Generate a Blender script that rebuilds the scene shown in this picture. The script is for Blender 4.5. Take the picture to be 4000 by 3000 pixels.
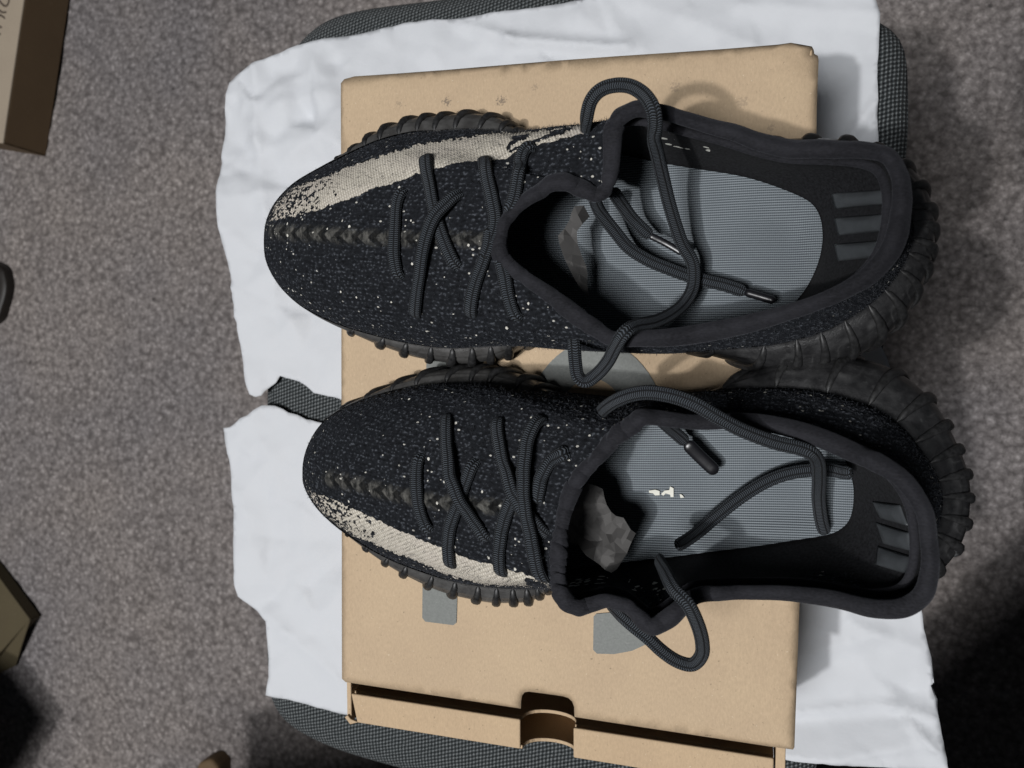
import bpy, bmesh, math, random
import numpy as np
from mathutils import Vector, Matrix
from mathutils.bvhtree import BVHTree
from mathutils.geometry import delaunay_2d_cdt
R_ = math.radians
scene = bpy.context.scene
for o in list(bpy.data.objects): bpy.data.objects.remove(o)
random.seed(4); rng = np.random.default_rng(7)

# ------------------------------------------------------------------ camera
F_PX, W_PX, H_PX = 3300.0, 4000.0, 3000.0        # focal length in pixels of the photograph
CAM_H = 0.41                                      # camera above the lid of the shoebox (lid top is z = 0)
nc = Vector((950, 50, -F_PX)).normalized()        # straight down, seen from the camera
yc = (Vector((0, 1, 0)) - nc * nc.y).normalized()
zc = -nc; xc = yc.cross(zc)
M3 = Matrix((xc, yc, zc))                         # camera -> world
cam_d = bpy.data.cameras.new("camera"); cam = bpy.data.objects.new("camera", cam_d)
scene.collection.objects.link(cam); scene.camera = cam
cam.matrix_world = Matrix.Translation((0, 0, CAM_H)) @ M3.to_4x4()
cam_d.sensor_width = 36; cam_d.lens = 36 * F_PX / W_PX
cam_d.clip_start = 0.01; cam_d.clip_end = 50
cam_d.dof.use_dof = True; cam_d.dof.focus_distance = 0.385; cam_d.dof.aperture_fstop = 17

# ------------------------------------------------------------------ light
w = bpy.data.worlds.new("World"); scene.world = w; w.use_nodes = True
w.node_tree.nodes["Background"].inputs[0].default_value = (0.80, 0.88, 1.0, 1)
w.node_tree.nodes["Background"].inputs[1].default_value = 0.03
scene.view_settings.view_transform = 'Standard'; scene.view_settings.look = 'None'
scene.view_settings.exposure = 0; scene.view_settings.gamma = 1
def lamp(name, kind, loc, target, energy, color, **kw):
    d = bpy.data.lights.new(name, kind); d.energy = energy; d.color = color
    for k, v in kw.items(): setattr(d, k, v)
    o = bpy.data.objects.new(name, d); scene.collection.objects.link(o)
    o.location = loc; o.rotation_euler = (Vector(target) - Vector(loc)).to_track_quat('-Z', 'Y').to_euler()
    return o
LAMP = np.array([-.76, -.72, 3.0])
lamp("ceiling_lamp", 'SPOT', tuple(LAMP), (-0.40, 0.05, -0.575), 195, (1.0, 0.99, 0.985), spot_size=R_(30), spot_blend=0.3, shadow_soft_size=0.05)
lamp("ceiling_panel", 'AREA', (-.50, -.50, 3.05), (-0.2, -0.05, 0), 66, (0.98, 0.99, 1.0), shape='DISK', size=.8)

# ------------------------------------------------------------------ helpers
M3n = np.array(M3); CN = np.array([0, 0, CAM_H])
def P(u, v, z):
    """point at height z that the photograph shows at pixel (u, v)"""
    u = np.asarray(u, float); v = np.asarray(v, float); z = np.asarray(z, float)
    d = np.stack([(u - W_PX/2)/F_PX, -(v - H_PX/2)/F_PX, -np.ones_like(u)], -1) @ M3n.T
    t = (z - CAM_H) / d[..., 2]
    return CN + d * t[..., None]
def PX(p):
    q = (np.asarray(p) - CN) @ M3n
    return np.stack([W_PX/2 - F_PX*q[..., 0]/q[..., 2], H_PX/2 + F_PX*q[..., 1]/q[..., 2]], -1)
def ray(u, v):
    d = np.array([(u - W_PX/2)/F_PX, -(v - H_PX/2)/F_PX, -1.0]) @ M3n.T
    return Vector((0, 0, CAM_H)), Vector(d).normalized()
def link(name, me, mat=None, parent=None, smooth=True, **props):
    o = bpy.data.objects.new(name, me); scene.collection.objects.link(o)
    if mat: me.materials.append(mat)
    if smooth: me.shade_smooth()
    if parent is not None:
        o.parent = parent; o.matrix_parent_inverse = Matrix.Translation(parent.location).inverted()
    for k, v in props.items(): o[k] = v
    return o
def mesh(name, v, f):
    me = bpy.data.meshes.new(name)
    me.from_pydata([tuple(map(float, p)) for p in np.asarray(v)], [], [tuple(int(i) for i in q) for q in f]); me.update()
    return me
def grid_faces(n, m, wrap_n=False, wrap_m=False, flip=False):
    i, j = np.meshgrid(np.arange(n if wrap_n else n-1), np.arange(m if wrap_m else m-1), indexing='ij')
    i2 = (i+1) % n; j2 = (j+1) % m
    f = np.stack([i*m+j, i2*m+j, i2*m+j2, i*m+j2], -1).reshape(-1, 4)
    return f[:, ::-1] if flip else f
def grid_mesh(name, V, wrap_n=False, wrap_m=False, flip=False):
    n, m = V.shape[:2]; f = grid_faces(n, m, wrap_n, wrap_m, flip)
    me = bpy.data.meshes.new(name); me.vertices.add(n*m); me.vertices.foreach_set("co", V.reshape(-1).astype(np.float32))
    me.loops.add(len(f)*4); me.polygons.add(len(f))
    me.loops.foreach_set("vertex_index", f.reshape(-1).astype(np.int32))
    me.polygons.foreach_set("loop_start", np.arange(0, len(f)*4, 4, dtype=np.int32))
    me.polygons.foreach_set("loop_total", np.full(len(f), 4, dtype=np.int32))
    me.update(calc_edges=True); me.validate()
    return me
def set_uv(me, uv):
    l = me.uv_layers.new(name="UVMap"); idx = np.empty(len(me.loops), np.int32); me.loops.foreach_get("vertex_index", idx)
    l.data.foreach_set("uv", uv.reshape(-1, 2)[idx].reshape(-1).astype(np.float32))
def set_attr(me, name, a):
    at = me.attributes.new(name, 'FLOAT', 'POINT'); at.data.foreach_set("value", np.asarray(a).reshape(-1).astype(np.float32))
def empty(name, loc, label, cat, group=None):
    o = bpy.data.objects.new(name, None); scene.collection.objects.link(o); o.location = loc
    o.empty_display_size = .02; o["label"] = label; o["category"] = cat
    if group: o["group"] = group
    return o
def catmull(pts, n, closed=False):
    p = np.asarray(pts, float); k = len(p)
    # near-uniform spacing: dense Catmull-Rom, then resample by length
    seg = k if closed else k-1; out = []
    for i in range(seg):
        if closed: a, b, c, d = p[(i-1) % k], p[i], p[(i+1) % k], p[(i+2) % k]
        else: a, b, c, d = p[max(i-1, 0)], p[i], p[i+1], p[min(i+2, k-1)]
        t = np.linspace(0, 1, 24, endpoint=False)[:, None]
        out.append(.5*((2*b) + (-a+c)*t + (2*a-5*b+4*c-d)*t*t + (-a+3*b-3*c+d)*t**3))
    out = np.concatenate(out); out = np.vstack([out, out[:1] if closed else p[-1:]])
    L = np.r_[0, np.cumsum(np.linalg.norm(np.diff(out[:, :3], axis=0), axis=1))]
    s = np.linspace(0, L[-1], n, endpoint=not closed)
    return np.stack([np.interp(s, L, out[:, j]) for j in range(out.shape[1])], -1)
def catmull_u(p, n):
    """closed, uniform in parameter (keeps two loops paired)"""
    p = np.asarray(p, float); k = len(p); x = np.linspace(0, k, n, endpoint=False); i = x.astype(int); t = (x-i)[:, None]
    a, b, c, d = p[(i-1) % k], p[i], p[(i+1) % k], p[(i+2) % k]
    return .5*((2*b) + (-a+c)*t + (2*a-5*b+4*c-d)*t*t + (-a+3*b-3*c+d)*t**3)
def smooth_loop(a, it):
    for _ in range(it): a = .5*a + .25*(np.roll(a, 1, 0) + np.roll(a, -1, 0))
    return a
def vnoise(x, y, seed=0):
    def h(i, j):
        n = (i.astype(np.int64)*374761393 + j.astype(np.int64)*668265263 + seed*982451653) & 0x7fffffff
        n = ((n ^ (n >> 13))*1274126177) & 0x7fffffff
        return ((n ^ (n >> 16)) & 0xffff)/32767.5 - 1
    i = np.floor(x); j = np.floor(y); fx = x-i; fy = y-j; fx = fx*fx*fx*(fx*(fx*6-15)+10); fy = fy*fy*fy*(fy*(fy*6-15)+10)
    return (h(i, j)*(1-fx)+h(i+1, j)*fx)*(1-fy) + (h(i, j+1)*(1-fx)+h(i+1, j+1)*fx)*fy
def inside(poly, q):
    x, y = q[..., 0], q[..., 1]; c = np.zeros(x.shape, bool); n = len(poly)
    for i in range(n):
        x1, y1 = poly[i]; x2, y2 = poly[(i+1) % n]
        k = ((y1 > y) != (y2 > y)) & (x < (x2-x1)*(y-y1)/((y2-y1) or 1e-9) + x1); c ^= k
    return c
def dist_line(pts, q, closed=False):
    best = np.full(q.shape[:-1], 1e9); pts = [np.array(p, float) for p in pts]
    for i in range(len(pts) if closed else len(pts)-1):
        a = pts[i]; b = pts[(i+1) % len(pts)]; ab = b-a
        t = np.clip(((q-a)@ab)/max(ab@ab, 1e-9), 0, 1); best = np.minimum(best, np.linalg.norm(q-(a+t[..., None]*ab), axis=-1))
    return best
def sdist(poly, q):
    d = dist_line(poly, q, True); return np.where(inside(poly, q), d, -d)
def tube(name, path, rad, mat, parent=None, closed=False, nr=12, flat=1.0, up=(0, 0, 1), rough=0, props=None, uvr=None, caps=True):
    """sweep an oval section along a 3-D path; 'flat' is thickness / width, 'up' faces the flat side"""
    p = np.asarray(path, float); n = len(p)
    T = np.roll(p, -1, 0) - np.roll(p, 1, 0) if closed else np.gradient(p, axis=0)
    T /= np.linalg.norm(T, axis=1)[:, None] + 1e-12
    U = np.asarray(up, float); U = np.broadcast_to(U, p.shape) if U.ndim == 1 else U
    S = np.cross(T, U); S /= np.linalg.norm(S, axis=1)[:, None] + 1e-9; N = np.cross(S, T)
    a = np.linspace(0, 2*np.pi, nr, endpoint=False); r = np.broadcast_to(np.asarray(rad, float), (n,))
    if not closed and caps:
        L = np.r_[0, np.cumsum(np.linalg.norm(np.diff(p, axis=0), axis=1))]; e = np.minimum(L, L[-1]-L)
        r = r*np.sqrt(np.clip(1-(1-np.clip(e/(r*1.1), 0, 1))**2, .02, 1))
    ca, sa = np.cos(a), np.sin(a)
    if flat < .9: ca = np.sign(ca)*np.abs(ca)**.8; sa = np.sign(sa)*np.abs(sa)**.8
    V = p[:, None] + r[:, None, None]*(ca[None, :, None]*S[:, None] + flat*sa[None, :, None]*N[:, None])
    me = grid_mesh(name, V, closed, True, flip=True)
    L = np.r_[0, np.cumsum(np.linalg.norm(np.diff(p, axis=0), axis=1))]
    uv = np.zeros((n, nr, 2)); uv[..., 0] = L[:, None]; uv[..., 1] = (a/(2*np.pi))[None]
    set_uv(me, uv)
    return link(name, me, mat, parent, **(props or {}))
def box_bm(bm, lo, hi, M=None):
    vs = [bm.verts.new((x, y, z)) for x in (lo[0], hi[0]) for y in (lo[1], hi[1]) for z in (lo[2], hi[2])]
    if M is not None:
        for q in vs: q.co = M @ q.co
    for f in ((0, 1, 3, 2), (4, 6, 7, 5), (0, 4, 5, 1), (2, 3, 7, 6), (0, 2, 6, 4), (1, 5, 7, 3)): bm.faces.new([vs[i] for i in f])
def slab(name, poly, z0, z1, mat, parent=None, bevel=0.0006, sub=None, **props):
    """polygon (world xy) extruded between two heights"""
    bm = bmesh.new(); b = [bm.verts.new((x, y, z0)) for x, y in poly]; t = [bm.verts.new((x, y, z1)) for x, y in poly]; n = len(poly)
    bm.faces.new(t); bm.faces.new(b[::-1])
    for i in range(n): bm.faces.new((b[i], b[(i+1) % n], t[(i+1) % n], t[i]))
    bmesh.ops.recalc_face_normals(bm, faces=bm.faces)
    me = bpy.data.meshes.new(name); bm.to_mesh(me); bm.free()
    o = link(name, me, mat, parent, smooth=False, **props)
    if bevel:
        m = o.modifiers.new("bevel", 'BEVEL'); m.width = bevel; m.segments = 2; m.limit_method = 'ANGLE'
    return o
def plate(name, pts3, thick, mat, parent=None, bevel=0.0004, **props):
    """planar 3-D polygon given thickness along its normal"""
    p = [Vector(map(float, q)) for q in pts3]; n = Vector((0, 0, 0))
    for i in range(len(p)): n += p[i].cross(p[(i+1) % len(p)])
    n.normalize(); bm = bmesh.new()
    a = [bm.verts.new(q) for q in p]; b = [bm.verts.new(q - n*thick) for q in p]; k = len(p)
    bm.faces.new(a); bm.faces.new(b[::-1])
    for i in range(k): bm.faces.new((b[i], b[(i+1) % k], a[(i+1) % k], a[i]))
    bmesh.ops.recalc_face_normals(bm, faces=bm.faces)
    me = bpy.data.meshes.new(name); bm.to_mesh(me); bm.free()
    o = link(name, me, mat, parent, smooth=False, **props)
    if bevel:
        m = o.modifiers.new("bevel", 'BEVEL'); m.width = bevel; m.segments = 2; m.limit_method = 'ANGLE'
    return o
def sheet(name, poly, step, zf, mat, parent=None, jit=.3, **props):
    """flat polygon (world xy) triangulated finely, height from zf(x, y)"""
    poly = np.asarray(poly, float); lo = poly.min(0); hi = poly.max(0)
    bd = []
    for i in range(len(poly)):
        a = poly[i]; b = poly[(i+1) % len(poly)]; k = max(1, int(np.linalg.norm(b-a)/step))
        bd += [a + (b-a)*j/k for j in range(k)]
    bd = np.array(bd)
    gx, gy = np.meshgrid(np.arange(lo[0], hi[0], step), np.arange(lo[1], hi[1], step)); g = np.stack([gx, gy], -1).reshape(-1, 2)
    g += rng.uniform(-jit*step, jit*step, g.shape)
    g = g[sdist(poly, g) > step*.5]
    allp = np.vstack([bd, g]); nb = len(bd)
    res = delaunay_2d_cdt([Vector(map(float, q)) for q in allp], [(i, (i+1) % nb) for i in range(nb)], [], 1, 1e-7)
    v = np.array([tuple(q) for q in res[0]]); z = zf(v[:, 0], v[:, 1])
    me = mesh(name, np.c_[v, z], [f if True else f for f in res[2]])
    return link(name, me, mat, parent, **props)

# ------------------------------------------------------------------ materials
class N:
    def __init__(s, name):
        s.m = bpy.data.materials.new(name); s.m.use_nodes = True; s.t = s.m.node_tree; s.b = s.t.nodes["Principled BSDF"]
        s.o = s.t.nodes["Material Output"]; s.tc = None
    def n(s, typ, ins=None, **kw):
        q = s.t.nodes.new(typ)
        for k, v in kw.items(): setattr(q, k, v)
        for k, v in (ins or {}).items(): s.set(q.inputs[k], v)
        return q
    def set(s, sock, v):
        if isinstance(v, bpy.types.NodeSocket): s.t.links.new(v, sock)
        elif isinstance(v, (tuple, list)) and sock.type == 'RGBA' and len(v) == 3: sock.default_value = (*v, 1)
        else: sock.default_value = v
    def obj(s):
        if not s.tc: s.tc = s.n('ShaderNodeTexCoord')
        return s.tc.outputs['Object']
    def mapping(s, vec=None, scale=(1, 1, 1), rot=(0, 0, 0), loc=(0, 0, 0)):
        return s.n('ShaderNodeMapping', {'Vector': vec or s.obj(), 'Scale': scale, 'Rotation': rot, 'Location': loc}).outputs[0]
    def noise(s, scale, detail=3, vec=None, rough=.55, dist=0):
        return s.n('ShaderNodeTexNoise', {'Vector': vec or s.obj(), 'Scale': scale, 'Detail': detail, 'Roughness': rough, 'Distortion': dist}).outputs[0]
    def voro(s, scale, vec=None, feature='F1', out='Distance', rnd=1):
        return s.n('ShaderNodeTexVoronoi', {'Vector': vec or s.obj(), 'Scale': scale, 'Randomness': rnd}, feature=feature).outputs[out]
    def math(s, op, a, b=0.0, c=None):
        q = s.n('ShaderNodeMath', {0: a, 1: b}, operation=op)
        if c is not None: s.set(q.inputs[2], c)
        return q.outputs[0]
    def ramp(s, f, stops, interp='LINEAR'):
        q = s.n('ShaderNodeValToRGB', {'Fac': f}); q.color_ramp.interpolation = interp; e = q.color_ramp.elements
        while len(e) < len(stops): e.new(.5)
        for x, (p, c) in zip(e, stops):
            x.position = p; x.color = (c, c, c, 1) if isinstance(c, (int, float)) else (*c, 1)
        return q.outputs[0]
    def mix(s, f, a, b, mode='MIX'):
        q = s.n('ShaderNodeMix', data_type='RGBA', blend_type=mode); s.set(q.inputs[0], f); s.set(q.inputs[6], a); s.set(q.inputs[7], b)
        return q.outputs[2]
    def attr(s, name): return s.n('ShaderNodeAttribute', attribute_name=name).outputs['Fac']
    def uv(s):
        return s.n('ShaderNodeUVMap').outputs[0]
    def sep(s, v): return s.n('ShaderNodeSeparateXYZ', {0: v}).outputs
    def bump(s, h, dist, strength=1.0, nrm=None):
        q = s.n('ShaderNodeBump', {'Height': h, 'Distance': dist, 'Strength': strength})
        if nrm: s.set(q.inputs['Normal'], nrm)
        return q.outputs[0]
    def fin(s, color=None, rough=.8, nrm=None, spec=.3, sheen=0, sheen_c=(1, 1, 1), **kw):
        if color is not None: s.set(s.b.inputs['Base Color'], color)
        s.set(s.b.inputs['Roughness'], rough); s.set(s.b.inputs['Specular IOR Level'], spec)
        s.set(s.b.inputs['Sheen Weight'], sheen); s.set(s.b.inputs['Sheen Tint'], sheen_c)
        if nrm: s.set(s.b.inputs['Normal'], nrm)
        for k, v in kw.items(): s.set(s.b.inputs[k.replace('_', ' ')], v)
        return s.m
def mat_carpet():
    m = N("carpet_pile"); v = m.mapping(scale=(1, 1, 1))
    a = m.noise(120, 5, v, .66, .5); b = m.noise(420, 4, v, .7); c = m.noise(3.2, 3, v); vo = m.voro(150, v)
    h = m.math('ADD', m.math('MULTIPLY', a, 1.0), m.math('MULTIPLY', b, .75)); h = m.math('SUBTRACT', h, m.math('MULTIPLY', vo, .45))
    col = m.ramp(h, [(.42, (.135, .122, .116)), (.78, (.305, .281, .268)), (1.1, (.50, .465, .445))])
    big = m.ramp(c, [(.35, (.86, .86, .90)), (.65, (1.06, 1.02, 1.0))])
    lint = m.ramp(m.voro(24, v), [(.0, .35), (.045, .5), (.08, 1.0)])
    col = m.mix(1, col, big, 'MULTIPLY'); col = m.mix(1, col, lint, 'MULTIPLY')
    return m.fin(col, .95, m.bump(h, .004, .9), .1, .05)
def mat_fabric():
    m = N("woven_upholstery"); v = m.mapping(scale=(1, 1, 1), rot=(0, 0, R_(38)))
    x, y, z = m.sep(v)
    wx = m.math('SINE', m.math('MULTIPLY', m.math('ADD', x, m.math('MULTIPLY', m.noise(60), .0016)), 2100)); wy = m.math('SINE', m.math('MULTIPLY', m.math('ADD', y, m.math('MULTIPLY', m.noise(45), .0016)), 1500))
    h = m.math('MULTIPLY', wx, wy); h = m.math('ADD', m.math('MULTIPLY', h, .5), .5)
    fib = m.noise(900, 2)
    t = m.math('ADD', m.math('MULTIPLY', h, .7), m.math('MULTIPLY', fib, .5))
    col = m.ramp(t, [(.22, (.005, .006, .007)), (.62, (.042, .048, .050)), (1.0, (.23, .245, .25))])
    return m.fin(col, .9, m.bump(t, .0016, 1), .1, .04)
def mat_paper(name="white_paper", c=(.57, .585, .612)):
    m = N(name); a = m.noise(14, 4); b = m.noise(400, 2)
    col = m.mix(m.ramp(a, [(.3, 0.0), (.8, 1.0)]), tuple(k*.97 for k in c), c)
    cr = m.voro(26, m.mapping(scale=(1, 1.3, 1)), 'DISTANCE_TO_EDGE'); cr = m.ramp(cr, [(0, 0.0), (.06, 1.0)])
    nb = m.bump(m.noise(45, 4, rough=.5, dist=.4), .0012, .35); nb = m.bump(b, .0001, .4, nb)
    return m.fin(col, .62, nb, .25)
def mat_kraft(name, c, scuff=True, mute=1.0):
    m = N(name); f = m.noise(1100, 4, m.mapping(scale=(1, .45, 1)), .7); g = m.noise(22, 4); sp = m.noise(520, 2); big = m.noise(5, 2)
    c0 = tuple(k*.90 for k in c); c1 = tuple(min(1, k*1.08) for k in c)
    col = m.ramp(f, [(.30, c0), (.70, c1)])
    col = m.mix(1, col, m.ramp(g, [(.3, (.93, .92, .92)), (.7, (1.02, 1.02, 1.01))]), 'MULTIPLY')
    fle = m.ramp(sp, [(.69, 0.0), (.76, 1.0)]); col = m.mix(m.math('MULTIPLY', fle, .65), col, tuple(k*.42 for k in c))
    lf = m.ramp(m.noise(640, 2, m.mapping(loc=(3, 2, 1))), [(.70, 0.0), (.78, 1.0)]); col = m.mix(m.math('MULTIPLY', lf, .4), col, (.78, .68, .52))
    if scuff:
        # scuffed band of printed-grain wear along the back of the lid
        for (u, v_, r, k) in ((1745, 397, .0035, .75), (1958, 395, .004, .7), (2090, 340, .003, .3), (2640, 340, .004, .35), (1560, 405, .003, .3), (2900, 400, .004, .3), (3010, 500, .003, .3)):
            p = P(u, v_, 0); d = m.n('ShaderNodeVectorMath', {0: m.obj(), 1: tuple(p)}, operation='DISTANCE').outputs['Value']
            s = m.math('SUBTRACT', 1.0, m.math('DIVIDE', d, r)); s = m.math('ADD', s, m.math('MULTIPLY', m.math('SUBTRACT', m.noise(900, 3), .5), 3.2))
            s = m.math('MULTIPLY', m.ramp(s, [(.35, 0.0), (.8, 1.0)]), k); s = m.math('MULTIPLY', s, m.ramp(m.math('DIVIDE', d, r), [(.7, 1.0), (1.0, 0.0)]))
            col = m.mix(s, col, (.13, .105, .085))
    nb = m.bump(f, .00025, .5); nb = m.bump(g, .0012, .25, nb)
    return m.fin(col, .72, nb, .25)
def mat_print():
    m = N("grey_ink_print"); f = m.noise(900, 3); s = m.noise(160, 3, m.mapping(scale=(1, 6, 1)))
    col = m.ramp(f, [(.3, (.125, .132, .124)), (.7, (.160, .168, .158))])
    col = m.mix(m.ramp(s, [(.66, 0.0), (.74, .35)]), col, (.45, .44, .40))
    return m.fin(col, .55, m.bump(f, .0001, .4), .3)
def mat_knit():
    m = N("black_knit_with_cream_stripe"); m.m.displacement_method = 'BOTH'
    v = m.mapping(scale=(1, 1.35, 1), rot=(0, 0, R_(18)))
    st = m.voro(520, m.mapping(scale=(1, 1.4, 1), rot=(0, 0, R_(12)), loc=(.3, .2, 0)), 'SMOOTH_F1', rnd=.72); st2 = m.noise(900, 3, v, .7); fz = m.noise(2400, 2)
    st = m.math('SUBTRACT', 1.0, st)
    rw = m.math('SINE', m.math('MULTIPLY', m.math('ADD', m.sep(m.mapping(rot=(0, 0, R_(8))))[1], m.math('MULTIPLY', m.noise(90, 2), .003)), 6.2832/.0021))
    black_h = m.math('ADD', m.math('MULTIPLY', st, .75), m.math('MULTIPLY', st2, .65)); black_h = m.math('ADD', black_h, m.math('MULTIPLY', rw, .05))
    # rib rows of the smooth cream yarn
    x, y, z = m.sep(m.mapping(rot=(0, 0, R_(-24))))
    rx = m.math('SINE', m.math('MULTIPLY', x, 6.2832/.0013)); ry = m.math('SINE', m.math('MULTIPLY', y, 6.2832/.0017))
    cream_h = m.math('MULTIPLY', m.math('MULTIPLY', m.math('ADD', rx, 1), m.math('ADD', ry, 1)), .25)
    jag = m.math('MULTIPLY', m.math('SUBTRACT', m.noise(360, 1), .5), 24)
    mask = m.math('GREATER_THAN', m.math('ADD', m.math('ADD', m.attr('stripe'), 7), jag), 0)
    tip = m.attr('tip')                          # 0 at the toe end of the stripe, 1 once it is plain cream
    cell = m.voro(760, m.mapping(scale=(1, 1.1, 1), rot=(0, 0, R_(-24))), 'F1', 'Color'); cr = m.sep(cell)[0]
    hole = m.math('GREATER_THAN', m.math('MULTIPLY', m.math('SUBTRACT', 1.0, tip), .50), cr)
    mark = m.math('GREATER_THAN', m.math('ADD', m.attr('mark'), m.math('MULTIPLY', m.math('SUBTRACT', m.noise(500, 2), .5), 10)), 0)
    mask = m.math('MULTIPLY', mask, m.math('SUBTRACT', 1.0, hole)); mask = m.math('MULTIPLY', mask, m.math('SUBTRACT', 1.0, mark))
    # white flecks of yarn
    cellv = m.n('ShaderNodeTexVoronoi', {'Vector': m.mapping(scale=(1, .8, 1)), 'Scale': 400.0}); pick = m.sep(cellv.outputs['Color'])[1]
    dens = m.math('ADD', .932, m.math('MULTIPLY', m.math('SUBTRACT', .5, m.noise(22, 2)), .30))
    fl = m.math('MULTIPLY', m.math('GREATER_THAN', pick, dens), m.math('LESS_THAN', cellv.outputs['Distance'], m.math('ADD', .12, m.math('MULTIPLY', m.sep(cellv.outputs['Color'])[2], .16))))
    cv2 = m.n('ShaderNodeTexVoronoi', {'Vector': m.mapping(scale=(.7, 1.1, 1), rot=(0, 0, R_(35)), loc=(5, 3, 0)), 'Scale': 640.0}); pk2 = m.sep(cv2.outputs['Color'])[0]
    fl2 = m.math('MULTIPLY', m.math('GREATER_THAN', pk2, m.math('ADD', dens, .018)), m.math('LESS_THAN', cv2.outputs['Distance'], .30))
    fl = m.math('MAXIMUM', fl, m.math('MULTIPLY', fl2, .75))
    seam = m.ramp(m.attr('seam'), [(.35, 0.0), (.8, 1.0)])
    bc = m.ramp(black_h, [(.40, (.0026, .0028, .0034)), (.85, (.0135, .0148, .0178)), (1.2, (.066, .072, .083))])
    sc = m.ramp(m.noise(520, 3, m.mapping(scale=(1, .5, 1), rot=(0, 0, R_(30)))), [(.35, (.014, .014, .013)), (.7, (.13, .126, .114))])
    sx = m.sep(m.obj())[0]; zig = m.math('SINE', m.math('ADD', m.math('MULTIPLY', sx, 6.2832/.0095), m.math('MULTIPLY', m.attr('seam'), 5.5)))
    zg = m.ramp(m.math('ADD', zig, m.math('MULTIPLY', m.noise(300, 3), 1.0)), [(.0, .18), (.55, 1.0)])
    sc = m.mix(1, sc, zg, 'MULTIPLY'); bc = m.mix(m.math('MULTIPLY', seam, .85), bc, sc)
    bc = m.mix(fl, bc, (.62, .60, .54))
    cc = m.ramp(cream_h, [(0, (.36, .33, .275)), (.5, (.66, .615, .535))])
    cc = m.mix(m.ramp(m.noise(30, 2), [(.45, 0.0), (.7, .35)]), cc, (.46, .40, .37))
    col = m.mix(mask, bc, cc)
    h = m.math('ADD', m.math('MULTIPLY', black_h, m.math('SUBTRACT', 1.0, m.math('MULTIPLY', mask, .8))), m.math('MULTIPLY', m.math('MULTIPLY', cream_h, mask), .3))
    h = m.math('ADD', h, m.math('MULTIPLY', m.math('MULTIPLY', seam, zig), .35)); h = m.math('ADD', h, m.math('MULTIPLY', seam, m.math('MULTIPLY', m.voro(170, m.mapping(scale=(1, .6, 1))), .9)))
    d = m.n('ShaderNodeDisplacement', {'Height': h, 'Midlevel': .8, 'Scale': .0011}); m.t.links.new(d.outputs[0], m.o.inputs['Displacement'])
    return m.fin(col, .9, m.bump(fz, .0003, .6), .1, .02, (.7, .8, 1))
def mat_suede(name, c, k=1.0):
    m = N(name); a = m.noise(700, 3, m.mapping(scale=(1, 2, 1))); b = m.noise(60, 3)
    col = m.mix(m.ramp(a, [(.3, 0.0), (.75, 1.0)]), tuple(q*.6 for q in c), tuple(q*1.35 for q in c))
    col = m.mix(m.ramp(b, [(.4, 0.0), (.75, .5*k)]), col, tuple(q*1.9 for q in c))
    return m.fin(col, .85, m.bump(b, .0016, .5, m.bump(a, .0004, .7)), .15, .06*k, (.85, .88, 1))
def mat_lining():
    m = N("black_sock_lining"); x, y, z = m.sep(m.obj())
    a = m.noise(900, 3); c = m.ramp(a, [(.3, (.006, .006, .007)), (.8, (.022, .023, .026))])
    cell = m.n('ShaderNodeTexVoronoi', {'Vector': m.mapping(scale=(.55, 1, 1)), 'Scale': 420.0})
    k = m.math('MULTIPLY', m.math('GREATER_THAN', m.attr('mark'), 0.0), m.math('LESS_THAN', cell.outputs['Distance'], .42))
    k = m.math('MULTIPLY', k, m.math('GREATER_THAN', m.sep(cell.outputs['Color'])[0], .35))
    c = m.mix(k, c, (.60, .60, .55))
    return m.fin(c, .9, m.bump(a, .0003, .5), .1, .02)
def mat_insole():
    m = N("grey_knit_insole"); x, y, z = m.sep(m.uv())
    per = .00105
    row = m.math('SINE', m.math('MULTIPLY', y, 6.2832/per)); rr = m.math('ADD', m.math('MULTIPLY', row, .5), .5)
    st = m.math('SINE', m.math('MULTIPLY', m.math('ADD', x, m.math('MULTIPLY', m.math('ABSOLUTE', row), .0003)), 6.2832/.00085))
    h = m.math('ADD', rr, m.math('MULTIPLY', st, .22)); h = m.math('ADD', h, m.math('MULTIPLY', m.noise(1500, 2), .25))
    col = m.ramp(h, [(.10, (.052, .060, .067)), (.55, (.142, .165, .183)), (1.15, (.27, .30, .325))])
    col = m.mix(m.ramp(m.noise(25, 3), [(.45, 0.0), (.8, .4)]), col, (.10, .115, .13))
    return m.fin(col, .75, m.bump(h, .0005, .8), .3)
def mat_rubber():
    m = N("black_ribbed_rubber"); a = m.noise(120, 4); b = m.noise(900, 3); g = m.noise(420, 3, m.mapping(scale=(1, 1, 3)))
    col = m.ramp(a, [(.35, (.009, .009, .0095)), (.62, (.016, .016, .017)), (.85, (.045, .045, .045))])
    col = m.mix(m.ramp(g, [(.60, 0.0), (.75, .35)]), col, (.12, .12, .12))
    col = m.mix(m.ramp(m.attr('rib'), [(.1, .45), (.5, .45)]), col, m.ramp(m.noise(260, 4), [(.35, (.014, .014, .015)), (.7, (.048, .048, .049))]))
    col = m.mix(m.math('MULTIPLY', m.attr('dust_shade'), .7), col, m.ramp(m.noise(140, 4), [(.35, (.045, .043, .041)), (.7, (.10, .098, .095))]))  # grey dust on the forefoot; heel left darker, its shade painted into the colour
    rib = m.attr('rib'); edge = m.ramp(rib, [(.03, 0.0), (.3, .4), (.6, 0.0)])
    col = m.mix(m.math('MULTIPLY', edge, m.ramp(m.noise(160, 3), [(.4, .1), (.7, .8)])), col, (.13, .13, .13))
    ro = m.ramp(a, [(.3, .28), (.7, .5)])
    return m.fin(col, ro, m.bump(b, .0002, .6), .45)
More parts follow.
